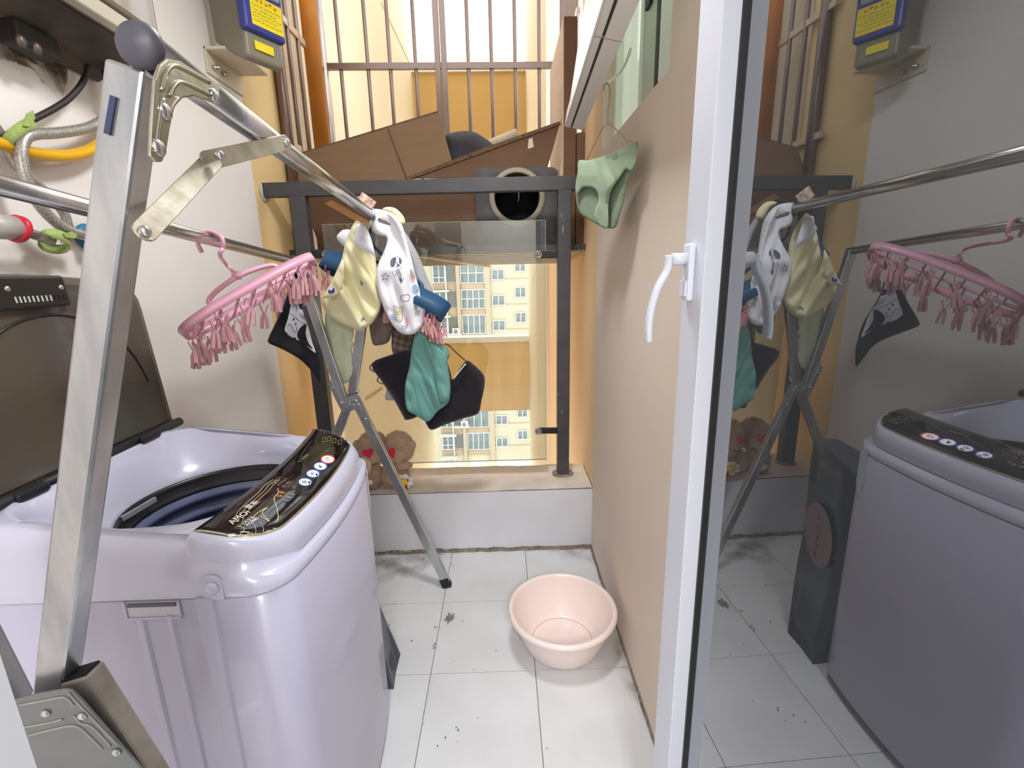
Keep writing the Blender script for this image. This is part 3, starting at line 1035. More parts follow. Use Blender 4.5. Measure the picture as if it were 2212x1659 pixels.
# fine pale gold contour lines laid over the panel
M_cont = mat('pale_gold_line', (206, 190, 150), 0.4)
ct = []
for k in range(3):
    d = k * 9
    ct += stroke([(505 + d, 1128), (512 + d * 1.1, 1108), (540 + d, 1080), (560 + d, 1062), (572 + d, 1048), (590 + d * .8, 1036)], 1.0)
ct += stroke([(512, 1136), (528, 1142), (516, 1158), (524, 1162), (535, 1153), (546, 1152), (540, 1159)], 1.2)
ct += stroke([(600, 1055), (601, 1065), (592, 1076), (598, 1098), (601, 1118), (596, 1128)], 1.6)
ct += stroke([(545, 1120), (556, 1108), (578, 1096), (566, 1108), (582, 1126), (562, 1114)], 1.6, False)
ct += stroke([(548, 1130), (553, 1146), (549, 1160)], 1.0) + stroke([(562, 1128), (569, 1142), (568, 1156)], 1.0)
decal('panel', ct, 'contour_lines', M_cont, panel, smooth_n=0, step=3)
# side: screw cap, grip recess, pressed ribs
sy_ = WY0
q = at(460, 1268, y=sy_)
capb = MB()
outl = [(-0.019, -0.026), (0.019, -0.026), (0.019, 0.006)] + [(0.019 * math.cos(math.radians(a)), 0.006 + 0.019 * math.sin(math.radians(a))) for a in range(15, 180, 15)] + [(-0.019, 0.006)]
capb.prism([Vector((q.x + a, sy_ - 0.003, q.z + b)) for a, b in outl], (0, 0.006, 0))
cb = capb.build('screw_tab', M_top, wm, bevel=0.001)
MB().lathe([(0.014, 0), (0.013, 0.004), (0.008, 0.008), (0.0, 0.009)], (0, 0, 0), 20, Matrix.Translation((q.x, sy_ - 0.002, q.z)) @ Matrix.Rotation(PI / 2, 4, 'X')).build('screw_cap', M_top, cb)
def rib(u0, v0, u1, v1, wd):
    a, b = at(u0, v0, y=sy_), at(u1, v1, y=sy_)
    x = (a.x + b.x) / 2
    m = MB()
    P = [(x - wd / 2, sy_ + 0.001), (x - wd / 2 + 0.006, sy_ - 0.005), (x + wd / 2 - 0.006, sy_ - 0.005), (x + wd / 2, sy_ + 0.001)]
    m.prism([(px_, py_, 0.10) for px_, py_ in P], (0, 0, a.z - 0.10))
    return m.build('side_rib', M_body, wm, bevel=0.0015)
rib(300, 1332, 385, 1659, 0.022)
rib(364, 1328, 445, 1659, 0.020)
rib(442, 1290, 515, 1659, 0.040)
a, b = at(272, 1300, y=sy_), at(390, 1330, y=sy_)
M_rec = mat('recess_plastic', (196, 194, 204), 0.5)  # recess floor a touch lighter than the body enamel
rec = MB()
z1_, z0_ = a.z, b.z
rec.box((a.x - 0.002, sy_ - 0.004, z0_ - 0.004), (b.x + 0.002, sy_ + 0.002, z0_ + 0.001)).box((a.x - 0.005, sy_ - 0.004, z0_), (a.x, sy_ + 0.002, z1_)).box((b.x, sy_ - 0.004, z0_), (b.x + 0.005, sy_ + 0.002, z1_))
rec.build('grip_rim', M_body, wm, bevel=0.001)
MB().box((a.x, sy_ - 0.0015, z0_), (b.x, sy_ + 0.001, z1_ - 0.001)).build('grip_recess', M_rec, wm)
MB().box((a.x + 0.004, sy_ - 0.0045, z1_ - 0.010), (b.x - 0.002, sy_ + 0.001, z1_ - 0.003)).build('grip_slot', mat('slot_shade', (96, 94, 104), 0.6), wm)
for x, y in ((WX0 + 0.06, WY0 + 0.06), (WX1 - 0.06, WY0 + 0.06), (WX0 + 0.06, WY1 - 0.06), (WX1 - 0.06, WY1 - 0.06)):
    MB().lathe([(0.022, 0), (0.024, 0.012), (0.016, 0.03)], (x, y, 0), 12).build('foot', M_black, wm)
# label at the far edge of the front
lb_ = MB()
P = [at(u, v, x=-0.4395) for u, v in ((781, 1015), (789, 1012), (796, 1085), (794, 1124), (787, 1085))]
lb_.faces([(WX1 + bowx(p.y) + 0.0008, p.y, p.z) for p in P], [(0, 1, 2, 3, 4)])
lb_.build('energy_label', mat('pale_label', (206, 216, 228), 0.4), wm, recalc=False)
# lid: smoked inner face towards the room, leaning back at the wall
LZ0, LZ1 = 1.055, 1.508
def lid_pt(y, z, d):
    t = (z - LZ0) / (LZ1 - LZ0)
    return Vector((-1.022 - 0.045 * t + d, y, z))
lo = [(0.80, LZ0), (1.415, LZ0), (1.425, 1.40)] + [(1.35 + 0.075 * math.cos(math.radians(a)), 1.42 + 0.06 * math.sin(math.radians(a))) for a in range(10, 80, 15)] + [(1.25, 1.497), (1.10, LZ1), (0.95, LZ1), (0.80, 1.49)]
def lidplate(o, d0, d1):
    m = MB()
    m.prism([lid_pt(y, z, d0) for y, z in o], Vector((d1 - d0, 0, 0)))
    return m
lid = lidplate(lo, -0.022, -0.004).build('lid', M_lidf, wm, bevel=0.003)
cyl_, czl = 1.10, 1.27
lin_ = [(cyl_ + (y - cyl_) * 0.95, czl + (z - czl) * 0.93) for y, z in lo]
lidplate(lin_, -0.004, 0.0).build('lid_window', M_lid, lid, bevel=0.002)
arc = [lid_pt(1.12 + 0.24 * math.cos(math.radians(a)), 1.18 + 0.235 * math.sin(math.radians(a)), 0.002) for a in range(5, 176, 6)]
MB().tube(arc, 0.003, 6).build('lid_ridge', M_lid2, lid)
def lidbox(y0_, y1_, z0_, z1_, d0, d1):
    m = MB()
    m.prism([lid_pt(y0_, z0_, d0), lid_pt(y1_, z0_, d0), lid_pt(y1_, z1_, d0), lid_pt(y0_, z1_, d0)], Vector((d1 - d0, 0, 0)))
    return m
pA, pB = at(0, 640, x=-1.05), at(146, 640, x=-1.05)
bx_ = lidbox(pA.y - 0.03, pB.y, 1.432, 1.503, 0.0, 0.018).build('handle_box', M_lid2, lid, bevel=0.006)
for k in range(12):
    y = at(32 + 9.6 * k, 646, x=-1.045).y
    lidbox(y - 0.0014, y + 0.0014, 1.446, 1.459, 0.018, 0.0195).build('vent_slot', mat('vent_light', (206, 206, 198), 0.5) if k < 9 else M_black, bx_)
for (u, v) in ((16, 624), (132, 621)):
    c = at(u, v, x=-1.045)
    MB().lathe([(0.007, 0), (0.005, 0.003), (0.0, 0.0035)], (0, 0, 0), 12, Matrix.Translation(lid_pt(c.y, c.z, 0.018)) @ Matrix.Rotation(PI / 2, 4, 'Y')).build('screw', mat('bright_screw', (200, 196, 190), 0.3, metal=0.9), bx_)
MB().tube([(-1.008, 0.80, 1.060), (-1.008, 1.415, 1.060)], 0.013, 10).build('hinge_bar', M_black, wm)
for y in (0.93, 1.27):
    MB().box((-1.02, y - 0.035, 1.052), (-0.985, y + 0.035, 1.072)).build('hinge_cover', M_black, wm, bevel=0.006)
# bag leaning behind the machine (its corner shows at the machine's foot, the rest in the door glass)
M_bag = mat('navy_plastic_bag', (46, 58, 78), 0.3, coat=0.3, bump=0.4, bump_scale=14)
cols = []
for j in range(13):
    t = j / 12
    z = 0.79 * t
    fl_ = max(0, 1 - t / 0.2) ** 1.2
    wob = 0.012 * math.sin(t * 9)
    n0, f0 = Vector((-0.468 + 0.045 * fl_ - 0.012, 1.440, z)), Vector((-0.575 + 0.13 * fl_, 1.765 - 0.16 * fl_ + wob * .5, z))
    md = n0.lerp(f0, 0.5) + Vector((-0.004 + wob * 0.5, 0, 0))
    cols.append([n0, n0.lerp(md, 0.5), md, md.lerp(f0, 0.5), f0, f0 + Vector((-0.09, -0.01, 0)), md + Vector((-0.12, 0, 0)), n0 + Vector((-0.10, 0.004, 0))])
bag_ = loft(cols, True, True).build('plastic_bag', M_bag, label='navy plastic bag standing between the washing machine and the parapet', cat='bag', base=True)
M_bpink = mat('dusty_pink_print', (150, 118, 122), 0.4)
fn = Vector((-0.468 - 0.012, 1.440, 0)); ff = Vector((-0.575, 1.765, 0))
fd = (ff - fn).normalized(); nn = Vector((fd.y, -fd.x, 0))
bc_ = fn.lerp(ff, 0.5) + Vector((0, 0, 0.45)) + nn * 0.012
dsc = MB()
dsc.prism([bc_ + fd * (0.125 * math.cos(2 * PI * k / 32)) + Vector((0, 0, 0.125 * math.sin(2 * PI * k / 32))) for k in range(32)], nn * 0.001)
dsc = dsc.build('round_print', M_bpink, bag_)
Mb = Matrix((Vector((0, 0, -1)), fd * -1, nn)).transposed().to_4x4()
Mb = Matrix((Vector((0, 0, -1)), -fd, Vector((0, 0, -1)).cross(-fd))).transposed().to_4x4()
Mb.translation = bc_ + nn * 0.002 + Vector((0, 0, 0.09)) + fd * 0.015
fine_print(5, 0.036, mat('dark_print', (92, 82, 88), 0.5), 'fine_print', dsc, Mb, 4)
# ------------------------------------------------------------------ folding clothes rack of galvanised steel
M_galv = mat('galvanised_steel', (196, 197, 198), 0.3, metal=0.85, noise_amt=0.7, noise_scale=22, rgb2=(152, 156, 162), stretch=(1, 1, 0.25), bump=0.12, bump_scale=70)
M_zinc = mat('shiny_zinc', (206, 200, 184), 0.22, metal=0.9, noise_amt=0.6, noise_scale=30, rgb2=(170, 162, 140), bump=0.1, bump_scale=60)
M_tubez = mat('polished_tube', (214, 212, 210), 0.2, metal=0.95, noise_amt=0.4, noise_scale=20, rgb2=(180, 174, 160), bump=0.05, bump_scale=60)
M_cap = mat('dark_grey_plastic_cap', (84, 82, 92), 0.45)
M_rivet = mat('rivet_steel', (196, 198, 196), 0.25, metal=0.9)
ZR1 = at(808, 468, y=2.03).z
R1a, R1b = at(300, 96, y=0.548), at(808, 468, y=2.03)
R2a, R2b = at(-640, 235, y=0.50), Vector((-0.846, 2.03, 1.548))
rack = empty('clothes_rack', (-0.62, 1.2, 0), 'galvanised steel folding clothes rack with two long rails', 'clothes rack')
def rail_mesh(a, b, r):
    a, b = Vector(a), Vector(b)
    t = (b - a).normalized()
    s = Vector((1, 0, 0)); s = (s - s.dot(t) * t).normalized()
    k = s.cross(t)
    prof = []
    for j in range(24):                                            # round above, a shallow seam below
        an = 2 * PI * j / 24
        rr = r * (1.0 - (0.22 if abs((j - 18 + 24) % 24) in (0,) or j == 18 else 0))
        prof.append((math.cos(an) * rr, math.sin(an) * rr * 0.92))
    m = MB()
    A = [m.bm.verts.new(a + s * p + k * q) for p, q in prof]
    B = [m.bm.verts.new(b + s * p + k * q) for p, q in prof]
    for j in range(24):
        m.bm.faces.new((A[j], A[(j + 1) % 24], B[(j + 1) % 24], B[j])).smooth = True
    m.bm.faces.new(A[::-1]); m.bm.faces.new(B)
    return m
rail1 = rail_mesh(R1a, R1b + (R1b - R1a).normalized() * 0.03, 0.0195).build('rail', M_tubez, rack)
rail2 = rail_mesh(R2a, R2b + (R2b - R2a).normalized() * 0.03, 0.0175).build('rail', M_tubez, rack)
td = (R1b - R1a).normalized()
Mx = Matrix.Translation(R1a) @ td.to_track_quat('Z', 'Y').to_matrix().to_4x4()
MB().lathe([(0.0, -0.009), (0.014, -0.0078), (0.0202, -0.0035), (0.0222, 0.001), (0.0222, 0.0045), (0.020, 0.006)], (0, 0, 0), 28, Mx).build('end_cap', M_cap, rail1)
def chan(a, b, wdt, dep, side, m, nm='leg', par=rack):
    return MB().beam(a, b, wdt, dep, side).build(nm, m, par, bevel=0.004, seg=2)
YN = 0.565
# near end: leg up to the high rail, leg up to the other rail, two feet
P0 = at(150, 1545, y=YN)
legA = chan(at(293, 150, y=YN), at(122, 1490, y=YN), 0.042, 0.030, Vector((1, -0.05, 0.3)), M_galv)
M_dark = mat('dark_tube_mouth', (18, 18, 24), 0.6)
topA = at(297, 128, y=YN)
sl = MB()
for vA, vB, uo in ((215, 330, -0.0215),):
    a, b = at(246, 208, y=YN - 0.016), at(232, 290, y=YN - 0.016)
    sl.beam(a, b, 0.006, 0.003, Vector((1, 0, 0.2)))
sl.build('leg_shadow_strip', mat('painted_shadow_blue', (60, 66, 96), 0.5), legA)  # dark blue strip paints the shadow beside a plate edge
legB = chan(R2a + Vector((0, 0.0, -0.02)), at(28, 1512, y=YN + 0.03), 0.042, 0.028, Vector((1, 0, -0.3)), M_galv)
fa = P0 + Vector((0.015, -0.01, 0.0))
footA = Vector((-0.305, YN - 0.02, 0.012))
footB = Vector((-0.90, YN + 0.03, 0.012))
lowA = chan(at(176, 1452, y=YN - 0.005), footA, 0.042, 0.030, Vector((1, 0, 0.6)), mat('worn_galvanised_steel', (150, 142, 132), 0.5, metal=0.3, noise_amt=0.8, noise_scale=26, rgb2=(172, 166, 156), bump=0.2, bump_scale=60))
tdn = (footA - at(176, 1452, y=YN - 0.005)).normalized()
MB().beam(at(174, 1449, y=YN - 0.005) - tdn * 0.0005, at(176, 1452, y=YN - 0.005) + tdn * 0.001, 0.036, 0.024, Vector((1, 0, 0.6))).build('tube_mouth', M_dark, lowA)
lowB = chan(P0 + Vector((-0.03, 0.03, 0.02)), footB, 0.042, 0.030, Vector((1, 0, -0.3)), M_galv)
for f in (footA, footB):
    MB().lathe([(0.02, -0.012), (0.026, -0.008), (0.026, 0.02), (0.022, 0.024)], f, 14).build('foot_cap', M_black, rack)
M_bead = mat('pale_pressed_steel', (178, 180, 172), 0.4, metal=0.3)
# pressed plate joining the near legs
ol = [(-40, 1530), (30, 1512), (76, 1499), (140, 1489), (155, 1491), (176, 1512), (255, 1603), (318, 1674), (330, 1760), (60, 1760), (50, 1640), (-40, 1640)]
plate = MB()
plate.prism([at(u, v, y=YN - 0.036) for u, v in ol], (0, 0.003, 0))
BV['plate'] = BVHTree.FromBMesh(plate.bm)
plate = plate.build('joint_plate', mat('pressed_steel_plate', (136, 140, 142), 0.4, metal=0.5, noise_amt=0.4, noise_scale=18, rgb2=(118, 122, 124)), rack, bevel=0.0012)
for k, st in enumerate(([(42, 1523), (100, 1512), (140, 1506), (160, 1524)], [(48, 1571), (100, 1562), (136, 1553)], [(62, 1588), (110, 1576), (150, 1568), (176, 1574), (222, 1618)], [(160, 1545), (176, 1562), (200, 1570), (240, 1612)], [(148, 1496), (170, 1520), (254, 1608)])):
    pts = [at(p.x, p.y, y=YN - 0.0362) for p in curve_pts([(a_, b_, 0) for a_, b_ in st], 5)]
    MB().tube(pts, 0.0016, 6).build('pressed_bead', M_bead, plate)
for (u, v) in ((99, 1541), (178, 1547), (252, 1625)):
    MB().blob(at(u, v, y=YN - 0.037), (0.0065, 0.004, 0.0055), seg=14, rng=8).build('rivet', M_rivet, plate)
# corner bracket between high rail and near leg, on the side towards the room
XB = at(297, 128, y=YN).x + 0.024
ol = [(336, 172), (346, 140), (362, 126), (392, 132), (430, 156), (477, 184), (474, 214), (464, 222), (420, 208), (396, 212), (378, 232), (368, 280), (360, 330), (352, 350), (338, 350), (326, 336), (330, 260)]
XB2 = -0.322
br = MB()
br.prism([at(u, v, x=XB2) for u, v in ol], (-0.004, 0, 0))
br = br.build('corner_bracket', M_zinc, rack, bevel=0.0015)
for st in ([(350, 196), (358, 160), (374, 142), (400, 150), (452, 178)], [(366, 208), (376, 186), (396, 178), (456, 206)], [(362, 262), (370, 232), (384, 212)], [(336, 330), (346, 250), (352, 214)]):
    pts = [at(p.x, p.y, x=XB2 + 0.0005) for p in curve_pts([(a_, b_, 0) for a_, b_ in st], 5)]
    MB().tube(pts, 0.0022, 6).build('pressed_bead', M_zinc, br)
for (u, v) in ((464, 208), (358, 241), (344, 320)):
    MB().blob(at(u, v, x=XB2 + 0.001), (0.004, 0.008, 0.008), seg=14, rng=8).build('rivet', M_rivet, br)
# folding stay
s0 = at(592, 308, z=ZR1 - 0.004); s0.x += 0.021
s2 = at(312, 500, y=YN - 0.018)
s1 = at(456, 345, y=(s0.y * 0.45 + s2.y * 0.55))
def flat(a, b, wdt, th, m, nm, par):
    """flat bar with rounded ends, its broad side to the viewer's right"""
    a, b = Vector(a), Vector(b)
    t = (b - a).normalized()
    vw = ((a + b) / 2 - CAM).normalized()
    n = (vw - vw.dot(t) * t).normalized()
    s = t.cross(n)
    pts = [a - t * 0 + s * wdt / 2 * math.cos(q) - t * wdt / 2 * math.sin(q) for q in [math.radians(k) for k in range(0, 181, 30)]]
    pts += [b + s * wdt / 2 * math.cos(q) - t * wdt / 2 * math.sin(q) for q in [math.radians(k) for k in range(180, 361, 30)]]
    mm = MB()
    mm.prism([p - n * th / 2 for p in pts], n * th)
    return mm.build(nm, m, par, bevel=0.0006, seg=1)
M_stay = mat('dull_zinc_bar', (188, 180, 164), 0.4, metal=0.6, noise_amt=0.8, noise_scale=30, rgb2=(150, 142, 124), bump=0.1)
st = flat(s0, s1 + (s1 - s0).normalized() * 0.008, 0.024, 0.003, M_stay, 'stay_bar', rack)
st2 = flat(s1 + Vector((0, 0.004, 0)), s2, 0.024, 0.003, M_stay, 'stay_bar', rack)
for p, par in ((s0, st), (at(474, 335, y=s1.y - 0.003), st), (s2, st2)):
    d = (CAM - p).normalized()
    MB().blob(p + d * 0.003, 0.0065, seg=12, rng=8).build('rivet', M_rivet, par)
# far end: two crossed legs and the plate between them
YFAR = 2.03
q1 = chan(R2b + Vector((0, 0.012, 0)), at(742, 862, y=YFAR + 0.012), 0.040, 0.026, Vector((1, 0, 0.4)), M_galv)
q2 = chan(at(766, 858, y=YFAR + 0.012), at(964, 1256, y=2.018), 0.040, 0.028, Vector((1, 0, 0.4)), M_galv)
q3 = chan(R1b + Vector((0, 0.03, 0)), at(762, 850, y=YFAR + 0.04), 0.040, 0.026, Vector((1, 0, -0.3)), M_galv)
q4a, q4b = at(768, 840, y=YFAR + 0.04), at(733, 925, y=YFAR + 0.04)
q4e = q4b + (q4b - q4a).normalized() * ((q4b.z - 0.012) / abs((q4b - q4a).normalized().z))
q4 = chan(q4a, q4e, 0.040, 0.026, Vector((1, 0, -0.3)), M_galv)
q2f = at(964, 1256, y=2.018)
MB().beam(q2f + Vector((-0.012, 0, 0.022)), Vector((q2f.x + 0.006, q2f.y, 0.0)), 0.046, 0.034, Vector((1, 0, 0.4))).build('foot_cap', M_black, rack, bevel=0.006)
MB().beam(q4e + Vector((0, 0, 0.03)), Vector((q4e.x, q4e.y, 0.0)), 0.046, 0.034, Vector((1, 0, 0))).build('foot_cap', M_black, rack, bevel=0.006)
ol = [(708, 828), (720, 812), (731, 838), (741, 860), (757, 856), (772, 851), (781, 866), (791, 893), (806, 928), (796, 932), (785, 912), (773, 883), (757, 888), (740, 893), (733, 880), (722, 858)]
fp = MB()
fp.prism([at(u, v, y=YFAR - 0.006) for u, v in ol], (0, 0.003, 0))
fp = fp.build('joint_plate', M_galv, rack, bevel=0.001)
for st_ in ([(716, 822), (731, 852), (742, 870), (768, 864), (780, 884), (796, 922)], [(746, 880), (766, 874)]):
    MB().tube([at(p.x, p.y, y=YFAR - 0.0065) for p in curve_pts([(a_, b_, 0) for a_, b_ in st_], 4)], 0.0022, 6).build('pressed_bead', M_galv, fp)
for (u, v) in ((720, 838), (737, 870), (755, 872), (775, 874), (790, 905)):
    MB().blob(at(u, v, y=YFAR - 0.007), 0.0055, seg=10, rng=6).build('rivet', M_rivet, fp)

# ------------------------------------------------------------------ drip hangers with pegs
def peg_mesh(name, m):
    b = MB()
    for sgn in (-1, 1):
        pts = [(0.0035, -0.030), (0.010, -0.028), (0.0085, 0.0), (0.0035, 0.012), (0.0115, 0.034), (0.0085, 0.035), (0.0, 0.010), (0.0015, -0.010)]
        b.prism([Vector((sgn * x, -0.0045, z)) for x, z in pts], (0, 0.009, 0))
    b.tube([(-0.004, 0, 0.004), (-0.003, 0, 0.011), (0.003, 0, 0.011), (0.004, 0, 0.004)], 0.0016, 6)
    b.tube([(0, 0, 0.034), (0.0, 0, 0.052)], 0.0011, 5)
    return b.mesh(name, m)
def drip_hanger(name, E1, E2, wd, hgt, m, mp, npeg, label, cat, hook_dir, hook_pts=None, see=0.26, pk=1.3):
    E1, E2 = Vector(E1), Vector(E2)
    c = (E1 + E2) / 2
    ax = (E2 - E1).normalized()
    L = (E2 - E1).length / 2
    sd = ax.cross(Vector((0, 0, 1))).normalized()
    up = sd.cross(ax).normalized()
    vd = (CAM - c).normalized()
    best = min(range(-60, 61), key=lambda q: abs((up * math.cos(math.radians(q)) + sd * math.sin(math.radians(q))).dot(vd) + see))
    cq, sq = math.cos(math.radians(best)), math.sin(math.radians(best))
    up, sd = up * cq + sd * sq, sd * cq - up * sq
    root = empty(name, c, label, cat)
    N = 56
    def rim_(a, k=1.0):
        ca, sa = math.cos(a), math.sin(a)
        e = 0.72
        return c + ax * (L * k * math.copysign(abs(ca) ** e, ca)) + sd * (wd * k * math.copysign(abs(sa) ** e, sa))
    loops = []
    for dz, kk in ((0.0, 0.985), (0.003, 1.0), (-hgt, 0.985), (-hgt, 0.955), (-0.003, 0.945), (0.0, 0.985)):
        loops.append([rim_(2 * PI * j / N, kk) + up * dz for j in range(N)])
    tr = loft(loops).build('tray', m, root)
    gr = MB()
    for k in range(-3, 4):
        t = k / 4
        hw = wd * 0.95 * (1 - abs(t) ** 2.4) ** 0.45
        gr.beam(c + ax * L * t * 0.97 - sd * hw - up * 0.012, c + ax * L * t * 0.97 + sd * hw - up * 0.012, 0.006, 0.006, up)
    gr.beam(c - ax * L * 0.95 - up * 0.012, c + ax * L * 0.95 - up * 0.012, 0.010, 0.006, up)
    gr.build('tray_grid', m, tr)
    arch = [c + ax * (L * t) + up * h for t, h in ((-0.50, 0.0), (-0.50, 0.03), (-0.40, 0.045), (-0.18, 0.055), (0.0, 0.058), (0.18, 0.055), (0.40, 0.045), (0.50, 0.03), (0.50, 0.0))]
    MB().tube(curve_pts(arch, 5), 0.008, 10).build('arch_handle', m, root)
    hub = c + up * 0.062
    MB().lathe([(0.012, -0.012), (0.016, 0), (0.013, 0.012), (0.0, 0.014)], hub, 14).build('hub', m, root)
    if hook_pts:
        MB().tube(curve_pts([hub] + hook_pts, 6), 0.0058, 9).build('hook', m, root)
    me = peg_mesh('clothes_peg', mp)
    rnd = random.Random(3)
    for k in range(npeg):
        a = 2 * PI * (k + 0.5) / npeg
        kk = 0.92 if k % 3 else 0.60
        p = rim_(a, kk) - up * hgt - Vector((0, 0, 0.046 * pk))
        M = Matrix.Translation(p) @ Matrix.Rotation(rnd.uniform(-0.6, 0.6) + hook_dir, 4, 'Z') @ Matrix.Rotation(rnd.uniform(-0.18, 0.18), 4, 'X') @ Matrix.Rotation(rnd.uniform(-0.15, 0.15), 4, 'Y') @ Matrix.Scale(pk, 4)
        inst('clothes_peg', me, root, M)
    return root
M_pink = mat('pink_plastic', (226, 168, 190), 0.3, coat=0.2, sss=0.15)
M_pinkp = mat('translucent_pink_peg', (240, 184, 194), 0.25, trans=0.3, sss=0.2)
ph_a, ph_b = at(385, 716, y=1.40), at(672, 556, y=1.74)
def r2at(t): return R2a.lerp(R2b, t)
# where the hook crosses rail two
tb = min(range(1000), key=lambda k: abs((lambda q: CX + FPX * q.x / -q.z)(RCW.transposed() @ (r2at(k / 1000) - CAM)) - 452)) / 1000
hk = r2at(tb)
yk = hk.y
hook = [at(486, 568, y=1.58), at(475, 551, y=yk - 0.01), at(481, 535, y=yk - 0.02), at(480, 516, y=yk - 0.02), at(466, 505, y=yk - 0.01), at(447, 502, y=yk), at(434, 510, y=yk + 0.01), at(428, 526, y=yk + 0.012), at(436, 545, y=yk + 0.012)]
drip_hanger('drip_hanger', ph_a, ph_b, 0.088, 0.026, M_pink, M_pinkp, 32, 'pink plastic drip hanger with many pegs hooked on the rear rail', 'clothes hanger', 0.5, hook)
M_blue = mat('dark_blue_plastic', (34, 76, 112), 0.55)
M_pinkd = mat('dusty_pink_peg', (206, 150, 152), 0.35)
drip_hanger('drip_hanger', at(708, 548, y=2.13), at(973, 660, y=1.95), 0.075, 0.072, M_blue, M_pinkd, 26, 'dark blue plastic drip hanger with pink pegs behind the white sheet', 'clothes hanger', 0.2, [at(800, 520, y=2.02), at(806, 482, y=2.05), at(814, 468, y=2.05)])
mpeg = peg_mesh('clothes_peg', M_pinkd)
# ------------------------------------------------------------------ laundry
def cloth(name, outline, y, th, m, label, cat, fold=None, key=None, step=6.0, soft=18, parent=None, smooth_n=4):
    mb = pillow(outline, y, th, fold, step, soft, smooth_n)
    return mb.build(name, m, parent, label=label, cat=cat, bvh=key)
def fabric(name, rgb, rgb2=None, **k):
    return mat(name, rgb, 0.9, spec=0.2, sheen=0.2, noise_amt=0.3, noise_scale=12, rgb2=rgb2, bump=0.15, bump_scale=300, **k)
M_wcl = fabric('white_cotton', (226, 226, 232), (214, 214, 222))
M_ycl = fabric('pale_yellow_cotton', (228, 222, 180), (216, 208, 164))
M_gcl = fabric('grey_fleece', (176, 174, 180), (160, 158, 164))
M_pgr = fabric('pale_green_cotton', (206, 214, 184), (190, 198, 166))
M_brn = fabric('grey_brown_jersey', (130, 116, 110), (112, 100, 96))
M_blk = fabric('black_knit', (36, 32, 38), (28, 26, 30))
M_teal = fabric('teal_muslin', (104, 154, 146), (92, 140, 132))
M_sage = fabric('sage_green_jersey', (136, 152, 124), (126, 142, 114))
M_pld = bpy.data.materials.new('brown_plaid')
M_pld.use_nodes = True
_n = M_pld.node_tree
_b = _n.nodes['Principled BSDF']; _b.inputs['Roughness'].default_value = 0.9
_tc = _n.nodes.new('ShaderNodeTexCoord')
_mp = _n.nodes.new('ShaderNodeMapping'); _mp.inputs['Rotation'].default_value = (0, 0.5, 0); _mp.inputs['Scale'].default_value = (1, 0.01, 1)
_ck = _n.nodes.new('ShaderNodeTexChecker'); _ck.inputs['Scale'].default_value = 45
_ck.inputs[1].default_value = (*lin((128, 112, 104)), 1); _ck.inputs[2].default_value = (*lin((92, 78, 72)), 1)
_n.links.new(_tc.outputs['Object'], _mp.inputs[0]); _n.links.new(_mp.outputs[0], _ck.inputs[0]); _n.links.new(_ck.outputs[0], _b.inputs['Base Color'])

cloth('fleece_cloth', [(858, 482), (874, 500), (893, 530), (908, 560), (922, 596), (934, 625), (942, 654), (928, 652), (912, 646), (898, 620), (884, 575), (868, 530), (856, 500)], 2.10, 0.05, M_gcl, 'grey fleece cloth hanging behind the white printed sheet', 'cloth', folds(0.015, 70, 0.03, 2))
cloth('jersey_shorts', [(786, 600), (850, 600), (856, 690), (846, 722), (838, 740), (818, 746), (806, 744), (800, 722), (796, 690)], 2.16, 0.05, M_brn, 'grey brown jersey shorts hanging below the blue hanger', 'shorts', folds(0.02, 90, 0.05, 4))
cloth('plaid_cloth', [(850, 690), (892, 690), (898, 742), (884, 770), (866, 772), (848, 762), (846, 724)], 2.15, 0.04, M_pld, 'brown plaid cloth hanging just above the black shorts', 'cloth', folds(0.012, 80, 0.05, 6))
bs = cloth('black_shorts', [(802, 786), (846, 766), (888, 752), (930, 738), (958, 760), (972, 800), (978, 820), (992, 798), (1008, 779), (1024, 788), (1045, 810), (1047, 832), (1040, 866), (1033, 893), (1004, 903), (960, 918), (931, 929), (918, 910), (909, 898), (890, 905), (876, 907), (870, 898), (850, 862), (826, 826)], lambda u, v: 2.10 + (u - 900) * 0.0003, 0.05, M_blk, 'pair of black shorts hanging behind the teal cloth', 'shorts', folds(0.02, 60, 0.03, 8), smooth_n=3)
MB().tube(curve_pts([at(u, v, y=2.09) for u, v in ((961, 742), (972, 748), (984, 760), (996, 771), (1008, 781))], 4), 0.0035, 7).build('drawstring', mat('brown_cord', (104, 66, 40), 0.7), bs)
MB().tube(curve_pts([at(u, v, y=2.08) for u, v in ((1006, 786), (994, 800), (980, 818))], 4), 0.0028, 6).build('white_binding', M_wcl, bs)
for (u, v) in ((806, 792), (822, 818)):
    MB().tube(curve_pts([at(u + a_, v + b_, y=2.13) for a_, b_ in ((4, -8), (-4, -4), (-7, 4), (0, 10), (8, 11))], 4), 0.003, 6).build('hanger_hook_end', mat('brown_hook_plastic', (128, 92, 78), 0.5), bs)
cloth('small_grey_cloth', [(838, 828), (850, 832), (858, 850), (852, 864), (842, 865), (832, 862), (834, 846)], 2.15, 0.02, M_gcl, 'small grey cloth corner peeping out behind the black shorts', 'cloth', None, step=4)
tl = cloth('teal_cloth', [(902, 708), (916, 722), (932, 740), (942, 736), (956, 744), (968, 754), (972, 768), (967, 778), (969, 800), (973, 830), (971, 862), (962, 876), (946, 888), (932, 905), (922, 911), (908, 904), (896, 896), (880, 886), (875, 860), (876, 826), (884, 794), (888, 762), (894, 732)], 1.98, 0.035, M_teal, 'teal muslin cloth pegged under the blue hanger in front of black shorts', 'cloth', folds(0.036, 72, 0.05, 11), 'teal', step=4, soft=8)
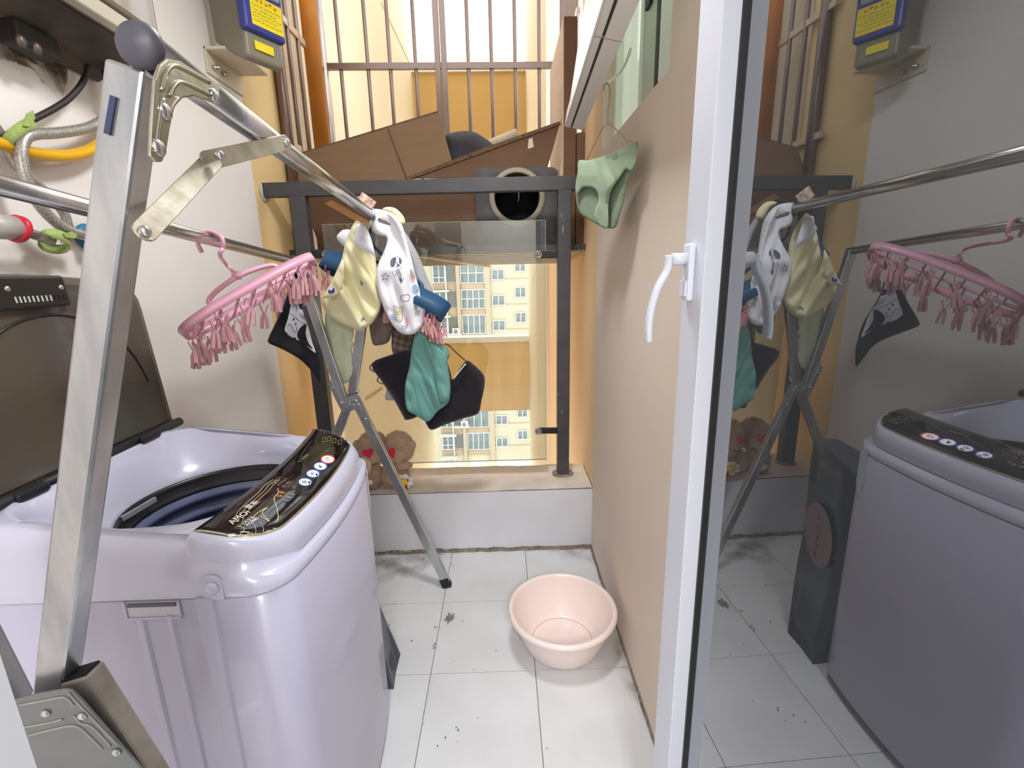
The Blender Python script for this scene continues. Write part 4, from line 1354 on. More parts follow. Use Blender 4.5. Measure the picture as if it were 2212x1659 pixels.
pk = pillow([(922, 742), (946, 748), (964, 766), (968, 800), (972, 850), (962, 868), (950, 866), (944, 846), (940, 812), (930, 775)], 1.952, 0.03, folds(0.02, 75, 0.09, 21), 4, 10).build('folded_hem', M_teal, tl)
for (u, v, a_) in ((914, 700, 0.1), (944, 708, -0.2), (950, 720, 0.15), (960, 714, 0.0), (934, 696, 0.3)):
    p = at(u, v, y=1.95)
    inst('clothes_peg', mpeg, tl, Matrix.Translation(p) @ Matrix.Rotation(a_ * 3, 4, 'Z') @ Matrix.Rotation(a_, 4, 'Y'))
gc = cloth('pale_green_cloth', [(708, 660), (760, 660), (764, 720), (760, 736), (766, 744), (760, 752), (763, 778), (764, 800), (758, 818), (746, 828), (734, 824), (720, 812), (706, 796), (703, 760), (702, 715)], 2.06, 0.03, M_pgr, 'pale green cloth hanging below the yellow shirt', 'cloth', folds(0.022, 88, 0.05, 13), step=5)
# white printed sheet over the end of the high rail
def ydr(u, v): return 1.97 - min(0.05, max(0, (v - 500) * 0.0006))
cloth('white_cloth', [(771, 483), (790, 490), (801, 514), (808, 540), (812, 570), (806, 552), (790, 543), (766, 528), (766, 505)], 1.895, 0.03, M_wcl, 'small white printed cloth tucked beside the yellow shirt on the rail', 'cloth', folds(0.02, 75, 0.06, 17), 'wc2', step=5)
cloth('white_cloth', [(736, 500), (744, 496), (757, 497), (764, 508), (760, 525), (748, 534), (736, 526), (727, 512)], 2.04, 0.04, M_wcl, 'white cloth corner sticking out left of the yellow shirt', 'cloth', None, 'wc3', step=4)
ws = cloth('white_sheet', [(788, 462), (800, 452), (820, 452), (842, 458), (858, 470), (870, 490), (879, 520), (888, 555), (897, 592), (908, 632), (916, 662), (917, 690), (910, 706), (896, 720), (878, 723), (862, 717), (846, 699), (832, 672), (822, 645), (814, 615), (812, 590), (818, 568), (827, 548), (834, 530), (835, 513), (820, 508), (805, 500), (802, 484), (806, 472)], ydr, 0.04, M_wcl, 'white cotton sheet printed with small dogs, stars and clouds', 'cloth', folds(0.040, 72, 0.026, 19), 'sheet', step=4, soft=9)
M_pgy = mat('slate_print', (92, 92, 110), 0.9)
M_pbl = mat('blue_print', (150, 170, 198), 0.9)
M_ptn = mat('tan_print', (204, 176, 140), 0.9)
M_ptq = mat('grey_green_print', (150, 168, 168), 0.9)
M_pmr = mat('maroon_print', (120, 76, 84), 0.9)
def star(u, v, r, rot=0):
    return [(u + (r if k % 2 == 0 else r * 0.45) * math.sin(math.radians(36 * k + rot)), v - (r if k % 2 == 0 else r * 0.45) * math.cos(math.radians(36 * k + rot))) for k in range(10)]
decal('sheet', stroke(star(832, 598, 9, 5), 0.9, True, 1) + stroke(star(872, 708, 6, 20), 0.8, True, 1), 'star_print', M_pgy, ws, smooth_n=0, step=2)
decal('sheet', stroke([(866, 646), (866, 640), (872, 638), (878, 636), (884, 638), (884, 646), (880, 650), (870, 651)], 1.1, True, 3), 'cloud_print', M_pmr, ws, smooth_n=0, step=2)
for pg_ in ([(844, 562), (850, 556), (855, 557), (855, 566), (851, 575), (846, 577), (843, 571)], [(862, 556), (867, 560), (868, 567), (864, 571), (862, 565)], ell(860, 573, 3, 2.6), ell(857.5, 567.5, 1, 1.4), [(864, 597), (869, 604), (866, 612), (861, 600)]):
    decal('sheet', [pg_], 'dog_print', M_pgy, ws, step=2)
decal('sheet', stroke([(855, 557), (860, 553), (863, 557)], 0.7) + stroke([(853, 573), (857, 579), (862, 583), (866, 578), (867, 572)], 0.7) + stroke([(852, 583), (848, 590), (852, 595), (856, 591)], 0.7) + stroke([(870, 598), (873, 602), (869, 607)], 0.7), 'dog_outline', M_pgy, ws, smooth_n=0, step=2)
decal('sheet', [[(854, 584), (863, 585), (868, 595), (864, 602), (859, 596)]], 'dog_shirt_print', M_ptq, ws, step=2)
decal('sheet', [[(891, 616), (902, 614), (905, 625), (902, 632), (893, 634), (890, 624)], [(846, 678), (853, 682), (858, 692), (850, 692), (845, 686)]], 'blue_print', M_pbl, ws, step=2)
decal('sheet', [[(886, 580), (892, 588), (897, 602), (891, 612), (887, 600)]], 'rabbit_print', mat('dusty_rose_print', (206, 172, 168), 0.9), ws, step=2)
bear = [(850, 662), (853, 660), (858, 664), (864, 664), (869, 662), (870, 668), (868, 676), (870, 686), (866, 694), (858, 694), (854, 684), (851, 674)]
decal('sheet', [bear], 'bear_print', mat('cream_print', (216, 204, 182), 0.9), ws, step=2)
decal('sheet', stroke(bear, 0.7, True, 3) + stroke(ell(858.5, 677, 3.5, 3.2, 0, 12), 0.8, True, 1) + stroke([(854, 671), (856, 670)], 0.9, n=1) + stroke([(862, 671), (864, 672)], 0.9, n=1), 'bear_outline', M_pgy, ws, smooth_n=0, step=2, lift=0.002)
decal('sheet', [[(895, 659), (902, 662), (901, 668), (907, 672), (905, 682), (900, 678), (899, 684), (896, 676), (898, 670), (894, 668)]], 'tree_print', M_ptq, ws, step=2)
decal('sheet', [[(816, 473), (822, 471), (836, 478), (844, 486), (836, 485), (824, 481), (817, 478)]], 'cap_print', M_pgy, ws, step=2)
decal('sheet', [[(823, 472), (828, 468), (836, 471), (838, 477), (830, 476)]], 'cap_crown_print', M_ptn, ws, step=2)
# yellow shirt
def yfold(u, v):
    return folds(0.045, 60, 0.030, 23)(u, v)
cloth('yellow_cuff', [(826, 452), (836, 447), (852, 449), (864, 458), (873, 470), (875, 482), (866, 488), (857, 486), (850, 474), (842, 462)], 2.03, 0.03, M_ycl, 'pale yellow cuff of cloth sticking up behind the white sheet', 'cloth', folds(0.012, 40, 0.06, 3), step=4)
ys = cloth('yellow_shirt', [(768, 478), (782, 484), (796, 505), (805, 528), (811, 556), (815, 590), (818, 612), (820, 636), (823, 656), (816, 680), (804, 698), (790, 708), (779, 716), (766, 711), (745, 702), (722, 690), (706, 676), (697, 662), (694, 643), (704, 632), (714, 614), (727, 590), (738, 560), (744, 532), (752, 506)], 1.955, 0.05, M_ycl, 'pale yellow baby shirt drooping from the end of the high rail', 'shirt', yfold, 'yshirt', step=4, soft=12)
fl = pillow([(741, 560), (744, 580), (742, 604), (738, 622), (726, 638), (712, 642), (696, 644), (708, 622), (722, 596), (734, 570)], 1.895, 0.012, folds(0.008, 60, 0.06, 31), 4, 8).build('shirt_placket', M_ycl, ys, bvh='placket')
decal('placket', [[(709, 628), (712, 626), (716, 628), (720, 622), (723, 626), (722, 632), (715, 634), (710, 633)]], 'heart_print', mat('royal_blue_print', (40, 60, 150), 0.9), fl, step=2)
decal('yshirt', [[(781, 687), (786, 686), (788, 690), (784, 692), (780, 696)], [(778, 606), (784, 612), (782, 618), (779, 613)]], 'blue_print', mat('dusky_blue_print', (110, 134, 150), 0.9), ys, step=2)
# black bandana bib on the pink hanger
def ybib(u, v): return 1.70 + 0.0012 * (u - 640) + 0.02 * math.sin((u + v * 0.5) * 0.05)
bib = cloth('bandana_bib', [(637, 588), (642, 592), (650, 640), (658, 680), (672, 720), (690, 770), (695, 790), (694, 824), (690, 826), (684, 816), (668, 796), (650, 778), (628, 764), (600, 750), (582, 742), (579, 732), (596, 696), (616, 650), (630, 610)], ybib, 0.012, fabric('black_bib_cotton', (30, 29, 36), (24, 24, 30)), 'black bandana bib with a white animal print pegged on the pink hanger', 'bib', None, 'bib', step=5, soft=6, smooth_n=3)
M_pw = mat('white_ink', (206, 208, 220), 0.9)
decal('bib', [[(637, 606), (643, 606), (648, 640), (656, 678), (666, 706), (674, 738), (682, 762), (668, 752), (646, 736), (626, 726), (616, 716), (616, 706), (622, 688), (628, 660)]], 'white_print', M_pw, bib, step=3)
M_bk = mat('black_ink', (26, 26, 30), 0.9)
decal('bib', [ell(650, 661, 4, 8, -20), [(654, 703), (662, 702), (660, 720), (666, 740), (676, 754), (664, 748), (650, 740), (642, 724), (646, 712)], ell(634, 690, 2, 2.4), ell(639, 700, 1.7, 2), ell(619, 720, 1.8, 1.8), ell(637, 731, 2, 2)], 'black_print', M_bk, bib, step=2, lift=0.003)
pl_ = []
for k in range(6):
    pl_ += stroke([(632 + k * 1.6, 640 + k * 3), (630 + k * 2.4, 652 + k * 4)], 0.8, n=1)
for k in range(5):
    pl_ += stroke([(648 + k * 3, 676 + k * 2), (650 + k * 3, 686 + k * 2)], 0.8, n=1)
pl_ += stroke([(626, 676), (640, 688), (654, 698), (664, 700)], 1.0) + stroke([(631, 706), (634, 716), (640, 716), (642, 706)], 0.9) + stroke([(620, 706), (626, 700), (632, 708)], 0.9) + stroke([(637, 625), (642, 630), (646, 634)], 0.8)
decal('bib', pl_, 'line_print', M_bk, bib, smooth_n=0, step=2, lift=0.003)
# peg on the high rail near its far end
pp = at(788, 436, y=1.93)
tg = MB()
tg.beam(at(776, 426, y=1.90), at(806, 448, y=1.90), 0.045, 0.012, Vector((1, 0, 0.7)))
tag(tg.build('rail_clip', mat('peeling_wood_clip', (232, 212, 194), 0.6, noise_amt=0.8, noise_scale=60, rgb2=(150, 104, 76)), bevel=0.002), 'pale peeling clip gripping the high rail above the white sheet', 'clip')
# sage briefs on a wire hanger at the right wall
def ybr(u, v): return 1.93 - (u - 1245) / 133 * 0.42
bfull = [(1250, 347), (1272, 346), (1310, 335), (1345, 320), (1376, 306), (1379, 318), (1374, 352), (1368, 372), (1356, 392), (1350, 420), (1342, 455), (1332, 488), (1318, 494), (1296, 488), (1272, 474), (1256, 464), (1246, 442), (1243, 402), (1248, 372)]
brf = cloth('briefs', bfull, ybr, 0.012, fabric('sage_inside_shaded', (116, 132, 106), (106, 122, 98)), 'sage green briefs hung from a wire hanger beside the right wall', 'underwear', folds(0.012, 80, 0.05, 41), step=5, soft=8)  # back panel darker, its shading painted into the colour
bfr = [(1250, 347), (1272, 346), (1310, 335), (1345, 320), (1376, 306), (1379, 318), (1375, 345), (1366, 368), (1352, 366), (1340, 382), (1326, 402), (1317, 424), (1314, 450), (1313, 492), (1296, 488), (1286, 474), (1284, 456), (1292, 436), (1292, 420), (1284, 408), (1268, 404), (1256, 408), (1246, 424), (1243, 402), (1248, 372)]
pillow(bfr, lambda u, v: ybr(u, v) - 0.035 * min(1, max(0, (v - 340) / 40)), 0.014, folds(0.016, 75, 0.04, 43), 5, 8).build('front_panel', M_sage, brf)
wl_ = MB().tube(curve_pts([at(1256, 350, y=ybr(1256, 350)), at(1268, 345, y=ybr(1268, 345)), at(1290, 298, y=1.78), at(1312, 267, y=1.72), at(1334, 283, y=1.66), at(1348, 296, y=1.61), at(1354, 308, y=1.58), at(1362, 304, y=1.56), at(1372, 312, y=1.54)], 3), 0.0022, 6).tube(curve_pts([at(1312, 267, y=1.72), at(1313, 240, y=1.72), at(1316, 215, y=1.72), at(1317, 192, y=1.72), at(1313, 180, y=1.73), at(1306, 184, y=1.75), at(1304, 196, y=1.76)], 4), 0.0024, 6)
tag(wl_.build('wire_hanger', mat('tan_wire', (176, 150, 130), 0.4, metal=0.3)), 'thin wire hanger hooked on the open window sash', 'clothes hanger')
# ------------------------------------------------------------------ gas water heater, hoses and taps on the left wall
M_htr = mat('grimy_steel_case', (104, 96, 86), 0.5, metal=0.2, noise_amt=0.9, noise_scale=7, rgb2=(62, 52, 44), bump=0.1)
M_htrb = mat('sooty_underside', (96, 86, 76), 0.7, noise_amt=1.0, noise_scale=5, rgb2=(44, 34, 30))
M_htrf = mat('brown_glass_front', (128, 112, 94), 0.12, coat=0.6)
M_soot = mat('dark_fitting', (34, 28, 26), 0.6)
M_pale = mat('pale_metal_lip', (186, 178, 162), 0.4, metal=0.3)
heater = empty('water_heater', (-1.06, 1.15, 2.05), 'dark gas water heater on the left wall with a sooty underside', 'water heater')
prof = [(-1.156, 2.045), (-0.985, 2.118), (-0.985, 2.70), (-1.156, 2.70)]
m = MB()
m.prism([(x, 0.70, z) for x, z in prof], (0, 0.86, 0))
case = m.build('case', M_htr, heater, bevel=0.006)
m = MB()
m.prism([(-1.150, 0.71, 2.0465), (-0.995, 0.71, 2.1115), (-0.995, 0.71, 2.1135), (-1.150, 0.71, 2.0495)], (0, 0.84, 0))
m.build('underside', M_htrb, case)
MB().box((-0.986, 0.70, 2.112), (-0.955, 1.56, 2.15)).build('front_lip', M_pale, case, bevel=0.004)
MB().box((-0.985, 0.70, 2.156), (-0.952, 1.555, 2.70)).build('front_panel', M_htrf, heater, bevel=0.012)
f1 = MB().beam(at(12, 64, x=-1.10), at(108, 112, x=-1.10), 0.05, 0.05, Vector((1, 0, 0))).build('pipe_block', M_soot, heater, bevel=0.004)
for (u, v) in ((46, 88), (80, 104)):
    MB().blob(at(u, v, x=-1.075), (0.008, 0.012, 0.014), seg=10, rng=6).build('pipe_nut', mat('tarnished_brass', (110, 96, 84), 0.4, metal=0.5), f1)
f2 = MB().beam(at(206, 108, x=-1.10), at(256, 140, x=-1.10), 0.055, 0.05, Vector((1, 0, 0))).build('pipe_block', M_soot, heater, bevel=0.005)
MB().tube([at(232, 128, x=-1.10), at(240, 165, x=-1.10), at(243, 205, x=-1.10)], [0.022, 0.019, 0.014], 12).build('inlet_pipe', M_soot, heater)
MB().blob(at(160, 80, x=-1.09), (0.02, 0.035, 0.012), seg=12, rng=8).build('cable_gland', M_soot, heater)
# soot on the wall below it
so = MB()
rnd = random.Random(5)
def blot(pts, x, m_, nm, par, lift=0.0008):
    V, T, D = fill2d([(p.x, p.y) for p in curve_pts([(a, b, 0) for a, b in pts], 5, True)], 6)
    mb = MB()
    vs = [at(p.x + 2.5 * noise.noise(Vector((p.x * .1, p.y * .1, 2))), p.y + 4 * noise.noise(Vector((p.x * .15, p.y * .15, 7))), x=x + lift) for p in V]
    mb.faces(vs, [tuple(t) for t in T])
    return mb.build(nm, m_, par, recalc=False)
def stain_mat(name, rgb, lo, hi, sc):
    m_ = mat(name, rgb, 0.9)
    nt = m_.node_tree
    b_ = nt.nodes['Principled BSDF']
    tc = nt.nodes.new('ShaderNodeTexCoord'); nz = nt.nodes.new('ShaderNodeTexNoise'); mr = nt.nodes.new('ShaderNodeMapRange')
    nz.inputs['Scale'].default_value = sc; nz.inputs['Detail'].default_value = 7
    mr.inputs[1].default_value = 0.35; mr.inputs[2].default_value = 0.68; mr.inputs[3].default_value = lo; mr.inputs[4].default_value = hi
    nt.links.new(tc.outputs['Object'], nz.inputs['Vector']); nt.links.new(nz.outputs[0], mr.inputs[0]); nt.links.new(mr.outputs[0], b_.inputs['Alpha'])
    return m_
M_st = stain_mat('soot_stain', (120, 102, 82), 0.0, 0.95, 14)
M_st2 = stain_mat('soot_stain_dark', (84, 68, 54), 0.0, 0.95, 20)
blot([(-20, 78), (40, 100), (100, 122), (140, 140), (146, 170), (140, 190), (134, 222), (126, 214), (108, 188), (92, 178), (70, 150), (40, 138), (10, 128), (-20, 118)], XL, M_st, 'soot_stain', wl)
blot([(20, 92), (60, 108), (108, 128), (136, 146), (142, 168), (132, 186), (116, 170), (96, 150), (60, 130), (24, 112)], XL, M_st2, 'soot_stain', wl, 0.0014)
XH = -1.115
def hose(px, r, m, nm, label=None, cat='hose', x=XH, par=None, group=None, seg=10):
    pts = curve_pts([at(p[0], p[1], x=x + (p[2] if len(p) > 2 else 0)) for p in px], 7)
    o = MB().tube(pts, r, seg).build(nm, m, par)
    return tag(o, label, cat if label else None, group)
M_braid = bpy.data.materials.new('braided_steel_hose')
M_braid.use_nodes = True
_nt = M_braid.node_tree; _pb = _nt.nodes['Principled BSDF']
_pb.inputs['Metallic'].default_value = 0.5; _pb.inputs['Roughness'].default_value = 0.4
_t = _nt.nodes.new('ShaderNodeTexCoord'); _w = _nt.nodes.new('ShaderNodeTexVoronoi'); _w.inputs['Scale'].default_value = 260
_c = _nt.nodes.new('ShaderNodeMix'); _c.data_type = 'RGBA'; _c.inputs[6].default_value = (*lin((128, 122, 116)), 1); _c.inputs[7].default_value = (*lin((196, 190, 182)), 1)
_nt.links.new(_t.outputs['Object'], _w.inputs['Vector']); _nt.links.new(_w.outputs['Distance'], _c.inputs[0]); _nt.links.new(_c.outputs[2], _pb.inputs['Base Color'])
hose([(185, 92), (192, 118), (190, 148), (176, 182), (150, 212), (118, 234), (76, 256), (44, 272), (20, 290), (-20, 312)], 0.0075, mat('black_cable', (44, 38, 34), 0.5), 'power_cable', 'black cable curving down from the water heater underside', 'cable')
hose([(246, 222), (238, 244), (218, 262), (190, 276), (150, 284), (110, 288), (76, 290), (54, 300), (46, 330), (52, 372), (70, 418), (96, 456), (128, 486), (158, 502), (182, 509)], 0.0125, M_braid, 'braided_hose', 'grey braided water hose looping through the upper green tie to the blue-backed tap', x=XH + 0.02)
hose([(-20, 262), (4, 296), (20, 330), (40, 362), (66, 386), (96, 412), (122, 440), (140, 464), (150, 492), (172, 508)], 0.011, M_braid, 'braided_hose', 'grey braided water hose running from the left edge straight down behind the other', x=XH - 0.02)
hose([(252, 262), (240, 284), (222, 306), (196, 324), (164, 334), (130, 337), (96, 334), (66, 330), (40, 322), (10, 312), (-20, 306)], 0.0145, mat('yellow_gas_hose', (224, 168, 20), 0.35), 'gas_hose', 'thick yellow gas hose under the water heater', x=XH)
M_vel = mat('lime_green_velcro', (166, 184, 108), 0.9, noise_amt=0.6, noise_scale=80, rgb2=(140, 158, 86), bump=0.3, bump_scale=200)
def tie(u, v, w_, h_, rot, label):
    c = at(u, v, x=XH + 0.01)
    m = MB()
    loop = []
    for k in range(24):
        a = 2 * PI * k / 24
        loop.append(Vector((0.020 * math.sin(a), w_ * math.cos(a), h_ * math.sin(a) * 0.3)))
    Mr = Matrix.Rotation(rot, 4, 'X')
    prev = None
    lps = []
    for dz, k_ in ((-0.012, 1.0), (0.012, 1.0), (0.012, 1.08), (-0.012, 1.08)):
        lps.append([c + Mr @ (q * k_ + Vector((0, 0, dz))) for q in loop])
    mb = loft(lps + [lps[0]])
    tg_ = MB()
    o = mb.build('cable_tie', M_vel)
    MB().prism([c + Mr @ Vector((0.021, w_ * a_, b_)) for a_, b_ in ((0.1, 0.012), (0.8, 0.020), (1.0, 0.034), (0.5, 0.034), (-0.2, 0.018))], (0.004, 0, 0)).build('tie_tail', M_vel, o, bevel=0.001)
    return tag(o, label, 'cable tie')
tie(46, 288, 0.045, 0.05, 0.6, 'lime green tie bundling hoses below the water heater')
tie(118, 522, 0.032, 0.04, -0.4, 'lime green tie round the thin pipe beside the red-ringed tap')
tap = empty('wall_tap', at(20, 492, x=-1.08), 'white wall tap with a red ring at the left edge', 'tap')
a, b = at(-40, 488, x=-1.09), at(30, 492, x=-1.09)
MB().tube([a, b], 0.026, 18).build('tap_barrel', mat('off_white_plastic', (176, 170, 164), 0.4), tap)
dd = (b - a).normalized()
MB().lathe([(0.013, 0), (0.030, 0.0), (0.031, 0.012), (0.015, 0.016), (0.013, 0.010)], b, 22, (Matrix.Rotation(PI / 2 - 0.25, 4, 'X') @ Matrix.Scale(-1, 4)).to_4x4(), cap=False).build('red_ring', mat('red_plastic_ring', (206, 40, 62), 0.35), tap)
MB().tube([b, at(112, 520, x=-1.10)], 0.0115, 12).build('spout', mat('dull_chrome', (150, 140, 132), 0.3, metal=0.8), tap)
tap2 = empty('wall_tap', at(184, 510, x=-1.12), 'chrome wall tap on a round blue disc behind the rack leg', 'tap')
MB().lathe([(0.034, 0), (0.036, 0.006), (0.022, 0.012), (0.0, 0.012)], at(184, 512, x=-1.157), 24, Matrix.Rotation(PI / 2, 4, 'Y')).build('blue_disc', mat('teal_blue_disc', (50, 120, 150), 0.4), tap2)
c = at(184, 508, x=-1.13)
MB().tube([c + Vector((-0.02, 0, 0)), c + Vector((0.03, 0, 0))], 0.013, 12).build('tap_body', mat('dull_chrome_tap', (160, 150, 142), 0.25, metal=0.9), tap2)
MB().tube([c, c + Vector((0.0, 0.06, -0.012))], 0.008, 10).build('tap_lever', M_rivet, tap2)

# ------------------------------------------------------------------ gas meter high on the left wall
M_gm = mat('grey_meter_case', (136, 128, 112), 0.4, noise_amt=0.2, noise_scale=4)
M_gmb = mat('blue_meter_front', (58, 66, 140), 0.35)
M_ylab = mat('yellow_label', (236, 214, 40), 0.5)
M_clear = mat('clear_cover', (206, 206, 206), 0.1, alpha=0.55)
met = empty('gas_meter', (-1.03, 2.33, 2.36), 'grey gas meter with a blue front and yellow labels on a wall bracket', 'meter')
MCX, MCY = -1.0, 2.2
YM0, YM1 = MCY - 0.08, MCY + 0.08
XM0, XM1 = MCX - 0.10, MCX + 0.10
mm_ = [(XM0, 2.41), (XM0 + 0.04, 2.388), (XM0 + 0.09, 2.352), (XM1 - 0.035, 2.315), (XM1 - 0.008, 2.325), (XM1, 2.62), (XM0 - 0.01, 2.62)]
m = MB()
m.prism([(x, YM0, z) for x, z in mm_], (0, YM1 - YM0, 0))
mc = m.build('case', M_gm, met, bevel=0.012, seg=3)
MB().box((XM0 - 0.02, YM0 - 0.012, 2.575), (XM1 + 0.010, YM1 + 0.012, 2.60)).build('case_flange', M_gm, mc, bevel=0.005)
MB().box((XM1 - 0.025, YM0 - 0.010, 2.41), (XM1 + 0.018, YM1 + 0.01, 2.80)).build('counter_box', M_gmb, met, bevel=0.014, seg=3)
MB().box((XM1 - 0.02, YM0 + 0.01, 2.545), (XM1 + 0.03, YM1 - 0.01, 2.80)).build('clear_cover', M_clear, met, bevel=0.008)
lab = MB().box((XM1 + 0.018, YM0 + 0.022, 2.432), (XM1 + 0.0195, YM1 - 0.002, 2.535)).build('warning_label', M_ylab, met)
MB().box((XM1 - 0.004, YM0 + 0.035, 2.355), (XM1 + 0.001, YM1 - 0.045, 2.385)).build('warning_label', M_ylab, met)
M_redp = mat('red_print', (190, 40, 30), 0.5)
Mt = Matrix(((0, 0, 1, XM1 + 0.0198), (1, 0, 0, YM0 + 0.045), (0, 1, 0, 2.512), (0, 0, 0, 1)))
fine_print(5, 0.0165, M_redp, 'label_heading', lab, Mt, 2)
M_dkp = mat('dark_olive_print', (120, 104, 30), 0.6)
for k in range(5):
    Mt = Matrix(((0, 0, 1, XM1 + 0.0198), (1, 0, 0, YM0 + 0.028), (0, 1, 0, 2.497 - 0.013 * k), (0, 0, 0, 1)))
    fine_print(11 if k % 2 else 13, 0.0085, M_dkp, 'label_text', lab, Mt, k)
RotM = Matrix.Translation((MCX, MCY, 0)) @ Matrix.Rotation(math.radians(-30), 4, 'Z') @ Matrix.Translation((-MCX, -MCY, 0))
for ch_ in met.children:
    ch_.matrix_basis = RotM @ ch_.matrix_basis
bra = MB().box((-1.158, 2.15, 2.372), (-1.03, 2.42, 2.384)).box((-1.159, 2.15, 2.29), (-1.15, 2.42, 2.384))
bra = bra.build('bracket', mat('cream_bracket', (214, 202, 180), 0.5), met, bevel=0.002)
for (u, v) in ((461, 146), (482, 160)):
    MB().lathe([(0.010, 0), (0.010, 0.012), (0.005, 0.013), (0.005, 0.026), (0.0, 0.026)], at(u, v, x=-1.150), 8, Matrix.Rotation(PI / 2, 4, 'Y')).build('bolt', M_rivet, bra)

# ------------------------------------------------------------------ cardboard, pet house and cushions on the cage shelf
M_card = mat('brown_cardboard', (126, 98, 74), 0.85, noise_amt=0.4, noise_scale=6, rgb2=(114, 88, 64), stretch=(1, 1, 6))
M_card2 = mat('old_cardboard', (112, 84, 64), 0.85, noise_amt=0.5, noise_scale=5, rgb2=(94, 68, 50))
M_cface = mat('pale_printed_board', (226, 200, 184), 0.7, noise_amt=0.6, noise_scale=8, rgb2=(212, 182, 164))
M_edge = mat('corrugated_edge', (120, 92, 70), 0.9, noise_amt=1.0, noise_scale=120, rgb2=(70, 52, 40))
M_tape = mat('packing_tape', (206, 192, 172), 0.25)
def sheet(pts, y, th, m, nm, par, bevel=0.0):
    P = [at(u, v, y=(y(u, v) if callable(y) else y)) for u, v in pts]
    mb = MB()
    n = (P[1] - P[0]).cross(P[2] - P[1]).normalized()
    if n.y > 0: n = -n
    mb.prism(P, -n * th)
    return mb.build(nm, m, par, bevel=bevel)
cbx = empty('cardboard_box', (-0.6, 2.85, 1.625), 'open brown cardboard box behind the railing with its flaps raised', 'box')
ZS = 1.6235
B = [(-1.02, 2.80), (-0.18, 2.76), (-0.14, 3.20), (-0.98, 3.26)]
Btop = 1.985
def wall_(a, b, z0_, z1a, z1b, nm):
    a3, b3 = Vector((*a, 0)), Vector((*b, 0))
    n = (b3 - a3).cross(Vector((0, 0, 1))).normalized() * 0.006
    mb = MB()
    mb.prism([Vector((a[0], a[1], z0_)), Vector((b[0], b[1], z0_)), Vector((b[0], b[1], z1b)), Vector((a[0], a[1], z1a))], n)
    return mb.build(nm, M_card2, cbx)
fpn = sheet([(694, 537), (1040, 537), (1030, 385), (880, 389), (640, 388), (652, 440)], 2.80, 0.006, M_card2, 'front_panel', cbx)
wall_((-1.04, 2.81), (-0.98, 3.26), ZS, Btop + .05, Btop + .1, 'side_panel')
wall_((-0.98, 3.26), (-0.14, 3.20), ZS, Btop + .05, Btop, 'back_panel')
wall_((-0.16, 2.80), (-0.14, 3.20), ZS, Btop - .1, Btop, 'side_panel')
fa_ = sheet([(636, 392), (651, 330), (946, 240), (976, 346), (880, 386), (860, 392)], lambda u, v: 2.795 + (390 - v) * 0.0012, 0.006, M_card, 'flap', cbx)
MB().tube([at(838, 276, y=2.915), at(878, 384, y=2.79)], 0.0025, 6).build('fold_crease', M_edge, fa_)
for (pts) in ([(648, 332), (651, 329), (946, 239), (947, 243), (800, 287)],):
    sheet(pts, lambda u, v: 2.794 + (390 - v) * 0.0012, 0.007, M_edge, 'torn_edge', fa_)
fb_ = sheet([(878, 385), (1040, 325), (1210, 264), (1203, 290), (1178, 378), (1030, 384)], lambda u, v: 2.775 + (390 - v) * 0.0006, 0.006, M_card2, 'flap', cbx)
sheet([(876, 384), (1038, 322), (1208, 262), (1212, 268), (1040, 331), (884, 388)], lambda u, v: 2.765 + (390 - v) * 0.0006, 0.012, M_edge, 'torn_edge', fb_)
sheet([(1142, 300), (1150, 298), (1153, 318), (1140, 322)], lambda u, v: 2.770 + (390 - v) * 0.0006, 0.001, M_tape, 'tape_scrap', fb_)
sheet([(766, 424), (790, 421), (808, 452), (788, 462), (776, 446)], 2.796, 0.001, M_tape, 'tape_scrap', fpn)
sheet([(700, 440), (716, 432), (836, 500), (820, 507)], 2.797, 0.0008, mat('scuffed_cardboard', (172, 124, 82), 0.8), 'scuff', fpn)
# tall flattened carton at the right
tcx = empty('cardboard_carton', (0.30, 2.95, ZS), 'tall pale-faced carton standing on edge at the right of the cage shelf', 'box')
YC = 2.74
P = [at(1206, 300, y=YC).x, at(1238, 300, y=YC).x]
cx0 = at(1222, 380, y=YC).x
MB().box((cx0 - 0.012, YC, ZS), (cx0 + 0.055, 3.42, 2.74)).build('carton_body', M_card2, tcx, bevel=0.004)
MB().box((cx0 - 0.016, YC + 0.004, ZS), (cx0 - 0.0125, 3.42, 2.735)).build('pale_face', M_cface, tcx)
MB().box((cx0 + 0.058, YC - 0.01, ZS), (cx0 + 0.10, 3.2, 2.20)).build('loose_board', M_card2, tcx, bevel=0.003)
for (z0_, z1_, y0_) in ((2.28, 2.44, 2.78), (1.98, 2.10, 2.77), (1.75, 1.85, 2.80)):
    MB().box((cx0 - 0.0175, y0_, z0_), (cx0 - 0.0162, y0_ + 0.07, z1_)).build('tape_scrap', M_tape, tcx)
